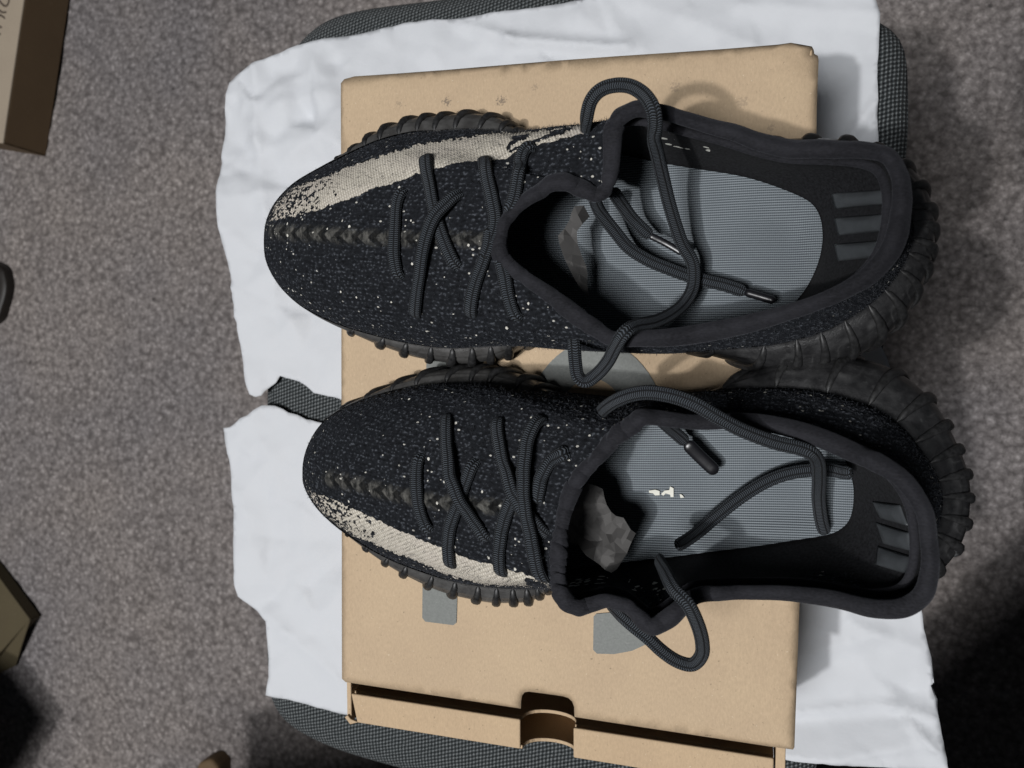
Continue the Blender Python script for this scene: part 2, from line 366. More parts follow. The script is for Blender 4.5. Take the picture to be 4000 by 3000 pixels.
def mat_lace(name="braided_black_lace"):
    m = N(name); x, y, z = m.sep(m.uv())
    a = m.math('MULTIPLY', x, 6.2832/.00085); b = m.math('MULTIPLY', y, 6.2832*3)
    ch = m.math('MULTIPLY', m.math('PINGPONG', m.math('MULTIPLY', y, 14.0), 1.0), 3.0)
    h = m.math('SINE', m.math('ADD', a, ch)); h = m.math('ADD', m.math('MULTIPLY', h, .5), .5)
    gr = m.math('ABSOLUTE', m.math('SINE', m.math('MULTIPLY', y, 6.2832*3.5))); h2 = m.math('MULTIPLY', h, m.ramp(gr, [(0, .05), (.5, 1.0)]))
    t = m.math('ADD', h2, m.math('MULTIPLY', m.noise(2500, 2), .25))
    col = m.ramp(t, [(.20, (.002, .0023, .003)), (.65, (.011, .013, .0165)), (1.1, (.066, .077, .090))])
    return m.fin(col, .7, m.bump(t, .0004, 1), .25, .02)
def mat_plain(name, c, rough=.5, spec=.4, var=.15, sc=200, **kw):
    m = N(name); a = m.noise(sc, 3); col = m.ramp(a, [(.3, tuple(k*(1-var) for k in c)), (.7, tuple(min(1, k*(1+var)) for k in c))])
    return m.fin(col, rough, m.bump(a, .0002, .4), spec, **kw)
CARPET = mat_carpet(); FABRIC = mat_fabric(); PAPER = mat_paper(); KRAFT = mat_kraft("kraft_board", (.465, .35, .232)); PRINT = mat_print()
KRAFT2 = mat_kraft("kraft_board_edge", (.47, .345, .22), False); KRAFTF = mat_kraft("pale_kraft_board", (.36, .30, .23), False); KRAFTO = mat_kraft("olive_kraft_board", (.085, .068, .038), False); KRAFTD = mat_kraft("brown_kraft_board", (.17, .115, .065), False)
KNIT = mat_knit(); SUEDE = mat_suede("black_suede_binding", (.0155, .0155, .0185)); LINING = mat_lining(); INSOLE = mat_insole(); RUBBER = mat_rubber(); LACE = mat_lace(); RUBR = mat_plain('black_rubber_rib', (.018, .018, .0185), .46, .4, .6, 500)
GRIP = mat_plain("grey_rubber_grip", (.055, .060, .065), .45, .5, .1)
AGLET = mat_plain("black_glossy_aglet", (.008, .008, .010), .33, .5, .2)
CREAM = mat_plain("worn_cream_print", (.66, .65, .58), .7, .2, .08)
TISSUE = mat_plain("shade_toned_tissue", (.085, .082, .080), .8, .2, .06, 60)  # tissue colour darkened to carry the shade inside the shoes
FUZZ = mat_plain("loose_black_yarn", (.035, .037, .042), .9, .1, .3)
INK = mat_plain("brown_ink", (.06, .045, .035), .7, .2, .1)

# ------------------------------------------------------------------ floor
Z_FLOOR, Z_SEAT = -0.575, -0.124
n = 420; xs = np.linspace(-1.9, 1.3, n); ys = np.linspace(-1.3, 1.3, n); X, Y = np.meshgrid(xs, ys, indexing='ij')
Zc = Z_FLOOR + .0016*vnoise(X*70, Y*70, 1) + .002*vnoise(X*9, Y*9, 2)
link("carpet", grid_mesh("carpet", np.stack([X, Y, Zc], -1)), CARPET, kind="structure")

# ------------------------------------------------------------------ stool
st = empty("upholstered_stool", (-0.12, -0.01, Z_FLOOR), "dark grey woven fabric stool seat under the white paper and shoebox", "stool")
ol = [(1053, 1500), (1062, 900), (1100, 340), (1165, 195), (1270, 95), (1420, 45), (1700, 8), (2100, -35), (2700, -50), (3150, 0), (3400, 78), (3490, 130), (3535, 205), (3548, 330),
      (3545, 560), (3505, 950), (3445, 1400), (3350, 2000), (3270, 2600), (3215, 2920), (3130, 3060), (2900, 3140), (2500, 3140), (2000, 3090), (1500, 2975), (1230, 2880), (1095, 2770), (1055, 2600), (1050, 2100)]
ol3 = catmull([P(u, v, -.142) for u, v in ol], 220, True)
cen = ol3.mean(0); T = np.roll(ol3, -1, 0)-np.roll(ol3, 1, 0); T /= np.linalg.norm(T, axis=1)[:, None]; NO = np.stack([T[:, 1], -T[:, 0], 0*T[:, 0]], -1)
if ((ol3-cen)*NO).sum() < 0: NO = -NO
rows = []
for off, z in [(-.20, Z_SEAT), (-.10, Z_SEAT), (-.05, Z_SEAT), (-.022, Z_SEAT-.0004), (-.012, Z_SEAT-.003), (-.005, Z_SEAT-.008), (-.001, Z_SEAT-.014), (0, Z_SEAT-.02), (.001, Z_SEAT-.04), (0, Z_SEAT-.06), (-.004, Z_SEAT-.068), (-.014, Z_SEAT-.073), (-.05, Z_SEAT-.074)]:
    r = ol3 + NO*off if off > -.04 else cen + (ol3-cen)*(1+off*4.2); r = r.copy(); r[:, 2] = z; rows.append(r)
V = np.stack(rows, 1); me = grid_mesh("seat_cushion", V, True, False)
bm = bmesh.new(); bm.from_mesh(me); bm.verts.ensure_lookup_table(); m_ = len(rows)
bm.faces.new([bm.verts[i*m_] for i in range(220)]); bm.faces.new([bm.verts[i*m_+m_-1] for i in range(220)][::-1]); bmesh.ops.recalc_face_normals(bm, faces=bm.faces); bm.to_mesh(me); bm.free()
link("seat_cushion", me, FABRIC, st)
WOODD = mat_plain("dark_wood", (.03, .022, .017), .5, .4)
for x, y in ((-.30, .19), (.03, .19), (-.30, -.20), (.0, -.20)):
    bm = bmesh.new(); bmesh.ops.create_cone(bm, cap_ends=True, segments=20, radius1=.012, radius2=.02, depth=.377)
    me = bpy.data.meshes.new("leg"); bm.to_mesh(me); bm.free(); o = link("leg", me, WOODD, st, smooth=True); o.location = (x, y, Z_FLOOR+.1885+.001)

# ------------------------------------------------------------------ wrapping paper on the seat
zp = Z_SEAT + .0035
pp = [(902, 327), (925, 302), (990, 266), (1045, 240), (1180, 190), (1330, 160), (1470, 130), (1580, 92), (1750, 76), (2000, 42), (2250, 2), (2500, -40), (3000, -60), (3410, -50), (3417, 0), (3436, 60), (3434, 179), (3427, 249), (3428, 480),
      (3431, 620), (3436, 1000), (3430, 1334), (3461, 1398), (3486, 1468), (3520, 1800), (3565, 2150), (3600, 2397), (3605, 2450), (3632, 2560), (3640, 2665), (3632, 2672), (3650, 2720), (3664, 2840), (3690, 2983),
      (3380, 2962), (3069, 2938), (2600, 2880), (1900, 2850), (1348, 2787), (1047, 2710), (1055, 2640), (1048, 2480), (1042, 2425), (985, 2370), (940, 2326), (927, 2250), (925, 2180), (918, 2000), (900, 1820), (876, 1672),
      (905, 1668), (925, 1655), (950, 1632), (978, 1622), (1002, 1600), (1030, 1583), (1080, 1585), (1110, 1597), (1130, 1611), (1165, 1620), (1200, 1638), (1265, 1652), (1400, 1660), (1402, 1575), (1325, 1558), (1260, 1542), (1228, 1535), (1195, 1505), (1170, 1490),
      (1140, 1480), (1099, 1468), (1082, 1495), (1060, 1512), (1038, 1530), (1028, 1545), (1008, 1550), (988, 1540), (976, 1505), (962, 1400), (948, 1320), (934, 1240), (922, 1100), (905, 1000), (890, 900), (878, 760), (877, 620), (885, 480), (893, 400)]
ppw = P([q[0] for q in pp], [q[1] for q in pp], zp)[:, :2]
ss = []
for i in range(len(ppw)):                     # slightly wavy cut and torn edges
    a = ppw[i]; b = ppw[(i+1) % len(ppw)]; k = max(1, int(np.linalg.norm(b-a)/.004))
    for j in range(k):
        q = a + (b-a)*j/k; ss.append(q + (rng.normal(0, .0004 if 28 < i and (a[1] < .08 and a[1] > -.09) else .00012, 2) if j else 0))
boxw = P([1345, 3170, 3090, 1350], [320, 180, 2900, 2660], 0)[:, :2]
CRE = [((1010, 250), (1030, 560), 40, .0035), ((1030, 560), (1075, 900), 40, .004), ((890, 620), (1200, 560), 40, .0015), ((1250, 250), (1290, 420), 50, .003), ((1500, 130), (1250, 420), 70, .002), ((1800, 90), (2000, 160), 30, .003), ((2000, 160), (2450, 190), 30, .0045),
       ((1100, 420), (1300, 380), 40, .0018), ((900, 780), (1290, 740), 60, .0015), ((880, 900), (1200, 1100), 70, .0012), ((1110, 330), (1180, 700), 45, .0016), ((2900, 30), (3420, 60), 40, .002), ((2500, 10), (3150, 260), 60, .002), ((3170, 250), (3230, 560), 30, .003),
       ((1050, 2400), (1330, 2640), 40, .0025), ((1180, 2280), (1330, 2560), 50, .0018), ((3440, 2470), (3130, 2560), 40, .0022), ((3330, 2430), (3600, 2540), 35, .002), ((3110, 2780), (3480, 2745), 30, .003), ((3480, 2745), (3640, 2780), 24, .003), ((3540, 2800), (3660, 2920), 22, .003), ((930, 1700), (1200, 2100), 60, .0014), ((1000, 1650), (1100, 1900), 50, .0014)]
def facets(step, amp, seed):
    """sharp-edged flat facets of crushed paper: a coarse irregular triangulation with random heights"""
    r = np.random.default_rng(seed); lo = ppw.min(0)-.08; hi = ppw.max(0)+.08
    gx, gy = np.meshgrid(np.arange(lo[0], hi[0], step), np.arange(lo[1], hi[1], step*.8)); g = np.stack([gx, gy], -1).reshape(-1, 2) + r.uniform(-.46*step, .46*step, (gx.size, 2))
    res = delaunay_2d_cdt([Vector(map(float, q)) for q in g], [], [], 0, 1e-7)
    vs = [Vector((q[0], q[1], float(r.normal(0, amp)))) for q in res[0]]
    return BVHTree.FromPolygons(vs, [list(f) for f in res[2]])
FAC = [(facets(.024, .0022, 5), 1), (facets(.055, .0046, 6), 1), (facets(.011, .0007, 7), 1)]
def zfac(x, y):
    out = np.zeros_like(x)
    for b, k in FAC:
        for i in range(len(x)):
            l = b.ray_cast(Vector((x[i], y[i], 1)), Vector((0, 0, -1)))[0]
            if l: out[i] += l.z*k
    return out
def zpaper(x, y):
    q = PX(np.stack([x, y, np.full_like(x, zp)], -1)); h = np.zeros_like(x)
    for a, b, wd, am in CRE:
        d = dist_line([a, b], q); h += am*np.clip(1-d/(wd*1.6), 0, 1)**1.4
    tl = np.clip(1-(np.hypot(q[..., 0]-1050, q[..., 1]-600)/900), .12, 1)     # upper left corner is the most crumpled
    wx = x + .004*vnoise(x*30, y*30, 40); wy = y + .004*vnoise(x*30, y*30, 41)
    for k_, (an, per, am) in enumerate(((12, .047, .0030), (71, .061, .0034), (118, .035, .0020), (152, .052, .0026), (38, .027, .0014), (95, .021, .0010), (170, .015, .0007), (60, .013, .0006))):
        d_ = wx*math.cos(R_(an)) + wy*math.sin(R_(an)) + .010*vnoise(x*11, y*11, 50+k_)
        win = np.clip((vnoise(x*(.35/per)+k_*3.1, y*(.35/per), 60+k_)-.02)*6, 0, 1)
        h += .7*am*(.2+.8*tl)*win*(np.abs((d_/per) % 1 - .5)*2)
    h += (.003+zfac(x, y))*(.45+.45*tl); h = np.maximum(h, -.0028)
    # flat facets of the big folds to the right of the box
    band = np.clip(1-np.abs((q[..., 0]-3000)-(900-q[..., 1])*.72-60)/42, 0, 1); h += .0028*band*(q[..., 0] > 3150)*(q[..., 1] < 900)
    band = np.clip(1-np.abs((q[..., 0]-3000)-(1100-q[..., 1])*.72-60)/50, 0, 1); h += .0020*band*(q[..., 0] > 3200)*(q[..., 1] < 900)
    lowr = np.clip((q[..., 1]-(2800-(q[..., 0]-3100)*.11))/150, 0, 1)*(q[..., 0] > 3000)*(q[..., 1] > 2600); h += .012*lowr
    lift = np.clip(sdist(boxw, np.stack([x, y], -1))*-1/.02, 0, 1)
    droop = np.clip((P(1060, 1500, zp)[0]-x)/.06, 0, 1.2)
    return zp + h*lift - .0008*droop**2
wp = sheet("wrapping_paper", ss, .0024, zpaper, PAPER, label="creased white paper sheet with a torn slot, spread between stool and box", category="paper")
sm = wp.modifiers.new("thickness", 'SOLIDIFY'); sm.thickness = .0001; sm.offset = -1
# second ply peeping out along the right edge
ply = [(3592, 2400), (3606, 2397), (3607, 2450), (3640, 2570), (3648, 2668), (3635, 2668), (3660, 2730), (3668, 2800), (3700, 2978), (3660, 2960), (3640, 2800), (3610, 2600), (3598, 2480)]
pl3 = P([q[0] for q in ply], [q[1] for q in ply], zp-.004)
def zply(x, y): return zp-.0045 + .0012*vnoise(x*60, y*60, 4) - .010*np.clip((-y-.19)/.04, 0, 1)
plo = sheet("paper_ply", pl3[:, :2], .003, zply, PAPER, wp)
plo.matrix_parent_inverse = Matrix.Identity(4)
# crumbs and fluff on the paper are left to the material

# ------------------------------------------------------------------ shoebox (sleeve and pulled-out drawer)
A, B, C, D = (P(u, v, 0)[:2] for u, v in ((1327, 300), (3192, 158), (3107, 2930), (1331, 2686)))
sb = empty("shoebox", (*((A+B+C+D)/4), -.12), "flat brown kraft shoebox with its drawer ajar, under the pair of sneakers", "shoebox")
def lid_xy(u, v, z=0): return P(u, v, z)[:2]
top = []
top += [lid_xy(*q) for q in ((1327, 322), (1340, 306), (1380, 295))]
top += [lid_xy(1380+(3040-1380)*t, 295+(167-295)*t + (2*math.sin(t*9))) for t in np.linspace(.1, 1, 8)]
top += [lid_xy(*q) for q in ((3090, 160), (3130, 162), (3174, 168), (3181, 180), (3184, 196), (3197, 205), (3200, 225), (3196, 300), (3192, 420), (3185, 900), (3160, 1500), (3130, 2200), (3112, 2700), (3104, 2925), (3098, 2934))]
fr = lambda u: 2672 + (u-1372)*(2936-2672)/(3098-1372)
top += [lid_xy(u, fr(u)) for u in (3000, 2600, 2260)]
top += [lid_xy(*q) for q in ((2242, fr(2242)), (2240, 2765), (2233, 2745), (2218, 2731), (2196, 2724), (2120, 2713), (2062, 2706), (2046, 2709), (2036, 2722), (2032, 2745), (2031, fr(2031)))]
top += [lid_xy(u, fr(u)) for u in (1900, 1650, 1420)]
top += [lid_xy(*q) for q in ((1372, 2672), (1345, 2668), (1331, 2655))]
topw = np.array(top)
TH = .0028
def zlid(x, y):
    q = PX(np.stack([x, y, 0*x], -1)); h = .0004*vnoise(x*14, y*14, 9)
    d = np.hypot(q[..., 0]-3160, q[..., 1]-200); h -= .004*np.clip(1-d/95, 0, 1)**1.2 - .0022*np.clip(1-np.abs((q[..., 0]-3130)-(q[..., 1]-200)*1.1)/14, 0, 1)*np.clip(1-d/90, 0, 1)
    e = sdist(topw, np.stack([x, y], -1)); h -= .0016*np.clip(1-e/.0035, 0, 1)**2
    h -= .0006*np.clip(1-np.abs(q[..., 0]-(1368-(q[..., 1]-340)*.07))/7, 0, 1)*(q[..., 1] < 620)*(q[..., 1] > 335)
    h -= .0005*np.clip(1-np.abs(q[..., 0]-(3160-(q[..., 1]-400)*.015))/8, 0, 1)*(q[..., 1] > 450)
    return h
lid = sheet("sleeve_top", topw, .0045, zlid, KRAFT, sb)
sm = lid.modifiers.new("board", 'SOLIDIFY'); sm.thickness = TH; sm.offset = -1
# sleeve walls (left, right, back, floor)
def wall(name, a, b, z0, z1, th, inward, mat, parent=sb, **props):
    a = np.array(a); b = np.array(b); t = (b-a)/np.linalg.norm(b-a); n_ = np.array([-t[1], t[0]]); n_ = n_*(1 if np.dot(n_, inward) > 0 else -1)
    return slab(name, [a, b, b+n_*th, a+n_*th], z0, z1, mat, parent, .0005, **props)
ctr = (A+B+C+D)/4; ins = lambda p, d: p + (ctr-p)/np.linalg.norm(ctr-p)*d
Ai, Bi, Ci, Di = (ins(p, .003) for p in (A, B, C, D))
wall("sleeve_side", Ai, Di, -.12, -TH-.0012, TH, ctr-(Ai+Di)/2, KRAFT2); wall("sleeve_side", Bi, Ci, -.12, -TH-.0012, TH, ctr-(Bi+Ci)/2, KRAFT2)
wall("sleeve_back", ins(A, .0075), ins(B, .0075), -.117, -TH-.0012, TH, ctr-(A+B)/2, KRAFT2)
slab("sleeve_bottom", [ins(p, .004) for p in (A, B, C, D)], -.1204, -.1176, KRAFT2, sb, .0005)
# drawer: side walls, hollow folded front wall with a thumb cut
ZD = -.0065
dl0, dl1 = P(1352, 2560, ZD)[:2], P(1356, 2818, ZD)[:2]; dr0, dr1 = P(3075, 2700, ZD)[:2], P(3066, 3062, ZD)[:2]
wall("drawer_side", dl0, dl1, -.115, ZD, .0026, ctr-dl0, KRAFT2); wall("drawer_side", dr0, dr1, -.115, ZD, .0045, ctr-dr0, KRAFT2)
# strip of folded flap at the left front corner
fl_ = [P(u, v, ZD+.0005) for u, v in ((1350, 2798), (1362, 2790), (1374, 2806), (1404, 2818), (1372, 2826))]
plate("corner_flap", fl_, .0014, KRAFT2, sb)
ft = [P(u, v, ZD) for u, v in ((1378, 2704), (3022, 2956))]; fb = [P(u, v, ZD) for u, v in ((1402, 2817), (3019, 3078))]
def on(a, b, u): # point of the line a-b seen at column u
    lo, hi = 0., 1.
    for _ in range(30):
        mi = (lo+hi)/2; q = a+(b-a)*mi
        if PX(q)[0] < u: lo = mi
        else: hi = mi
    return a+(b-a)*lo
t0, t1 = on(ft[0], ft[1], 2036), on(ft[0], ft[1], 2243); b0, b1 = on(fb[0], fb[1], 2036), on(fb[0], fb[1], 2243)
plate("drawer_front_top", [ft[0], t0, b0, fb[0]], .0022, KRAFT2, sb, .0007); plate("drawer_front_top", [t1, ft[1], fb[1], b1], .0022, KRAFT2, sb, .0007)
def ply_wall(name, a, b, c0, c1, depth, inward):
    d = np.array([0, 0, 1.]); z = lambda p, dz: np.array([p[0], p[1], ZD-.0023+dz]); arc = []
    for k in range(13):
        an = math.pi*k/12; arc.append(z(c0+(c1-c0)*(.5-.5*math.cos(an)), -depth*math.sin(an)**.75))
    pts = [z(a, 0)] + arc + [z(b, 0), z(b, -.11), z(a, -.11)]
    plate(name, pts, .0018, KRAFT2, sb, .0003)
ply_wall("drawer_front_inner", ft[0], ft[1], t0, t1, .013, None); ply_wall("drawer_front_outer", fb[0], fb[1], b0, b1, .013, None)
slab("drawer_bottom", [ins(p, .009)[:2] for p in (A, B)] + [fb[1][:2], fb[0][:2]], -.1168, -.1145, KRAFT2, sb, 0)
slab("drawer_front_filler", [x[:2] for x in (ft[0], ft[1], fb[1], fb[0])], -.062, -.0595, KRAFT2, sb, 0)
# big grey printed digit, read from the left side of the picture
def ink(name, pts, z=.0006, parent=sb, mat=PRINT, step=.004):
    w2 = [P(u, v, 0)[:2] for u, v in pts]
    return sheet(name, w2, step, lambda x, y: zlid(x, y)+z, mat, parent, jit=.1)
def arc(cx, cy, rx, ry, a0, a1, k=28): return [(cx+rx*math.cos(R_(a)), cy+ry*math.sin(R_(a))) for a in np.linspace(a0, a1, k)]
three = [(1652, 2290), (1651, 2412), (1663, 2427), (1772, 2441), (1784, 2432), (1787, 2330), (1790, 1900), (2010, 2160), (2120, 2160), (2130, 1950)]
bar = [(1651, 2412), (1663, 2427), (1772, 2441), (1784, 2432), (1787, 2330), (1789, 1900), (1790, 1640), (1980, 1960), (1960, 2060), (2085, 2060), (2100, 1900)]
inner = arc(2312, 1800, 175, 322, 190, 350); outer = arc(2325, 1800, 305, 470, 350, 186)
bowl = inner + [(2490, 2100), (2462, 2260), (2400, 2390), (2330, 2396), (2320, 2406), (2318, 2536), (2333, 2551), (2400, 2553), (2470, 2540), (2540, 2508), (2600, 2400), (2630, 2200), (2632, 1900)] + outer[2:]
topb = [(1668, 1380), (1800, 1300), (1812, 1420), (2110, 1900), (1990, 1930), (1790, 1640), (1787, 2330), (1784, 2432), (1772, 2441), (1663, 2427), (1651, 2412), (1655, 2000)]
ink("printed_digit", topb); ink("printed_digit", bowl, .0007)

# ------------------------------------------------------------------ added out-of-view slabs that block the lamp and shade the carpet
def shade_slab(name, floor_pts, z, label, cat):
    f = [np.array(q if len(q) == 3 else P(q[0], q[1], Z_FLOOR)) for q in floor_pts]
    pts = [q + (LAMP-q)*(z-Z_FLOOR)/(LAMP[2]-Z_FLOOR) for q in f]
    slab(name, [p[:2] for p in pts], z-.022, z, SLAB_MAT, None, .002, label=label, category=cat)
SLAB_MAT = mat_plain("shade_slab_brown", (.05, .03, .02), .45, .4)
shade_slab("added_shade_slab_left", [(250, 2775), (90, 2560), (-.99-1.1, -.20+.45, Z_FLOOR), (-3.2, -1.4, Z_FLOOR), (-1.5, -1.5, Z_FLOOR), (110, 3010)], -.33, "added dark slab out of view at the lower left, shading the carpet", "light_blocker")
shade_slab("added_shade_slab_right", [(-.66, -1.6, Z_FLOOR), (965, 2780), (1400, 2700), (3300, 2520), (3640, 2400), (4030, 2040), (1.2, .35, Z_FLOOR), (1.5, -1.6, Z_FLOOR)], .0, "added dark slab out of view at the lower right, shading the carpet", "shade_blocker")

# ------------------------------------------------------------------ boxes lying on the carpet
def carton(name, corner_px, ztop, ang, sx, sy, mats, label, cat="box", lidlip=True, below=False):
    c = P(corner_px[0], corner_px[1], ztop); e = empty(name, (c[0], c[1], Z_FLOOR), label, cat)
    ux = np.array([math.cos(R_(ang)), math.sin(R_(ang))]); uy = np.array([-ux[1], ux[0]])
    q = [c[:2], c[:2]+ux*sx, c[:2]+ux*sx+uy*sy, c[:2]+uy*sy]
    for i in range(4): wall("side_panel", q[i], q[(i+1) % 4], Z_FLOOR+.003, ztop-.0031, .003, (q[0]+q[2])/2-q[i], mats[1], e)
    slab("top_panel", q, ztop-.003, ztop, mats[0], e, .0012)
    return e, c, ux, uy
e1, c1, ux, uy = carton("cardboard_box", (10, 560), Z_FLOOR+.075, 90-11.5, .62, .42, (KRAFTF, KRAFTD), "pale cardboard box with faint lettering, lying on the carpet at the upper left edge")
for k, ln in enumerate(([(-30, -8), (-4, 2), (8, 16), (22, 24), (32, 14), (36, -6)], [(-40, 30), (-4, 40), (8, 48), (26, 47)], [(-40, 40), (-2, 58), (10, 64), (20, 73)], [(-30, 92), (-4, 102), (7, 109)], [(-30, 120), (-5, 131), (2, 136)])):
    pth = catmull([P(u, v, Z_FLOOR+.0752) for u, v in ln], 24); tube("handwriting", pth, .0013, INK, e1, False, 8, .2)
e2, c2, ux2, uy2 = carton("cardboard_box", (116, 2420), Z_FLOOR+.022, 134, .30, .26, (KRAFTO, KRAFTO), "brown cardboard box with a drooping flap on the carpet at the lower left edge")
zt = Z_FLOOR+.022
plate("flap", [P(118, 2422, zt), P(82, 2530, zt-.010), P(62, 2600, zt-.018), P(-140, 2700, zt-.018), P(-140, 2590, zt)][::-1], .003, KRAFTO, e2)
BAGM = mat_plain("dark_brown_leather", (.014, .011, .009), .5, .4, .3, 60)
BRN = BAGM
def lump(name, pts, z0, z1, mat, label, cat):
    w3 = catmull([P(u, v, z1) for u, v in pts], 60, True); c = w3.mean(0); rows = []
    for k, z in ((1.0, z0), (1.0, z0+(z1-z0)*.5), (.985, z1-(z1-z0)*.15), (.95, z1-(z1-z0)*.03), (.8, z1), (.02, z1+.001)):
        r = c+(w3-c)*k; r[:, 2] = z; rows.append(r)
    o = link(name, grid_mesh(name, np.stack(rows, 1), True, False), mat, label=label, category=cat); return o
lump("dark_bag", [(-180, 960), (-60, 1012), (4, 1040), (20, 1080), (24, 1130), (6, 1200), (-30, 1262), (-190, 1300)], Z_FLOOR, Z_FLOOR+.016, BAGM, "very dark brown rounded bag corner poking in at the left edge", "bag")
lump("brown_pouch", [(770, 2995), (790, 2975), (820, 2968), (838, 2985), (850, 3010), (840, 3090), (760, 3090)], Z_FLOOR, Z_FLOOR+.03, KRAFTD, "small brown pouch tip at the bottom edge of the carpet", "pouch")

# ------------------------------------------------------------------ sneakers
def bez(a, b, c, d, t):
    t = t[None, :, None]; a, b, c, d = (q[:, None] for q in (a, b, c, d))
    return a*(1-t)**3 + 3*b*t*(1-t)**2 + 3*c*t*t*(1-t) + d*t**3
def sst(x, a, b):
    t = np.clip((x-a)/(b-a), 0, 1); return t*t*(3-2*t)
UP = np.array([0, 0, 1.])
BUL = .0062
def sneaker(name, pairs, stripe, marks, seam, soles, label, tipu, insole_z, heelin, nn=1000, mm=260):
    base = np.array([P(*p[0]) for p in pairs]); rim = np.array([P(*p[1]) for p in pairs])
    cb = base.mean(0)
    e = empty(name, (cb[0], cb[1], 0), label, "sneaker", "pair of black knit sneakers on the shoebox")
    S = smooth_loop(catmull_u(base, nn), 40); Rm = smooth_loop(catmull_u(rim, nn), 6)
    us = catmull_u(np.array([p[0] for p in pairs], float), nn)[:, 0]
    T = np.roll(S, -1, 0)-np.roll(S, 1, 0); T[:, 2] = 0; T /= np.linalg.norm(T, axis=1)[:, None]; O = np.stack([T[:, 1], -T[:, 0], 0*T[:, 0]], -1)
    if ((S-S.mean(0))*O).sum() < 0: O = -O
    O = smooth_loop(O, 30); O /= np.linalg.norm(O, axis=1)[:, None]
    Dp = Rm-S; Dp[:, 2] = 0; D_ = np.linalg.norm(Dp, axis=1); h = Rm[:, 2]-S[:, 2]; w_ = sst(D_, .02, .07)[:, None]; hh = h[:, None]
    ray_ = (CN-S)/(CAM_H-S[:, 2:3])
    P1 = S + ray_*hh*(.40+.22*w_) + O*(.0012 + BUL*np.exp(-((us-us.min())/110.)**2)[:, None])
    P2 = Rm + (-Dp)*(.08+.36*w_) - UP*hh*(.36-.19*w_)
    tt = np.linspace(0, 1, mm)
    V = bez(S, P1, P2, Rm, tt)
    # folds of the tongue and slack in the knit
    t3 = tt[None, :]
    puck = .0010*vnoise(V[..., 0]*45, V[..., 1]*45, 11) + .0006*vnoise(V[..., 0]*110, V[..., 1]*110, 12)
    V[..., 2] += puck*np.sin(np.pi*t3)
    me = grid_mesh("upper", V, True, False, flip=False)
    q = PX(V); set_attr(me, "stripe", sdist(stripe, q)); set_attr(me, "tip", np.clip((q[..., 0]-tipu[0])/(tipu[1]-tipu[0]), 0, 1))
    mk = np.full(q.shape[:2], -50.)
    for ln, wd in marks: mk = np.maximum(mk, wd-dist_line(ln, q))
    set_attr(me, "mark", mk); set_attr(me, "seam", np.clip(1-dist_line(seam, q)/62, 0, 1))
    bm = bmesh.new(); bm.from_mesh(me); bmesh.ops.recalc_face_normals(bm, faces=bm.faces)
    up = link("upper", me, KNIT, e)
    # make sure normals face out
    me.update(); k = len(me.polygons)//2; nrm = me.polygons[(nn//2)*(mm-1)+mm//2].normal
    if nrm.z < 0: me.flip_normals()
    bm.free()
    # binding around the opening
    rr = .0033 + .0004*np.sin(np.arange(nn)*2*np.pi/nn*7)
    Rs = smooth_loop(Rm, 10)
    ax_ = O*.75 + UP*.65; ax_ /= np.linalg.norm(ax_, axis=1)[:, None]
    Rw = Rs + UP*(.0005*np.sin(np.arange(nn)*2*np.pi/nn*23)+.0004*np.sin(np.arange(nn)*2*np.pi/nn*41+1))[:, None]
    tube("collar_binding", Rw, rr*1.08, SUEDE, e, True, 18, .80, ax_)
    # lining, insole
    hx = sst(us, heelin[0], heelin[1])
    fx = 1-sst(us, 1700, 2300)
    S2 = S - O*.008; S2[:, 0] = np.where(S2[:, 0] > heelin[2], heelin[2]+(S2[:, 0]-heelin[2])*.60, S2[:, 0]); S2 = smooth_loop(S2, 120)
    iz = insole_z[0] + (insole_z[1]-insole_z[0])*sst(us, 1700, 3000); S2[:, 2] = smooth_loop(iz, 40)
    R2 = Rs - UP*.0022; Dq = R2-S2; Dq[:, 2] = 0; h2 = (R2[:, 2]-S2[:, 2])[:, None]
    Q1 = S2 + UP*h2*(.30+.28*w_) + O*.003*(1-w_) ; Q2 = R2 - Dq*(.10+.30*w_) - UP*h2*(.40-.14*w_)
    VL = bez(S2, Q1, Q2, R2, np.linspace(0, 1, 70))
    VL[..., 2] -= .0012*np.sin(np.pi*np.linspace(0, 1, 70))[None]
    meL = grid_mesh("lining", VL, True, False); qL = PX(VL)
    mk = np.full(qL.shape[:2], -50.)
    for ln, wd in soles['lmarks']: mk = np.maximum(mk, wd-dist_line(ln, qL))
    set_attr(meL, "mark", mk); link("lining", meL, LINING, e)
    pad = VL[:, 59]*1.0; inn = -O*.0012; tube("lining_piping", smooth_loop(pad+inn, 8), .0017, SUEDE, e, True, 10, .8)
    sp0, sp1 = P(*soles['spine'][0]), P(*soles['spine'][1]); ax = (sp1-sp0)[:2]; L2 = ax@ax
    tproj = np.clip(((S2-sp0)[:, :2]@ax)/L2, 0, 1)
    SP = sp0[None]+(sp1-sp0)[None]*tproj[:, None]; SP[:, 2] = S2[:, 2]
    k2 = np.linspace(0, 1, 40)[None, :, None]; VI = S2[:, None]*(1-k2) + SP[:, None]*k2
    dome = np.sin(np.pi*.5*(1-k2[..., 0]))**3; VI[..., 2] += .004*dome - .0035*0
    VI[..., 2] += .0006*vnoise(VI[..., 0]*40, VI[..., 1]*40, 6)
    meI = grid_mesh("insole", VI, True, False)
    axn = ax/np.linalg.norm(ax); rel = (VI-sp0)[..., :2]; uv = np.stack([rel@axn, rel@np.array([-axn[1], axn[0]]) + .0015*np.sin((rel@axn)*22)], -1); set_uv(meI, uv)
    ins_o = link("insole", meI, INSOLE, e)
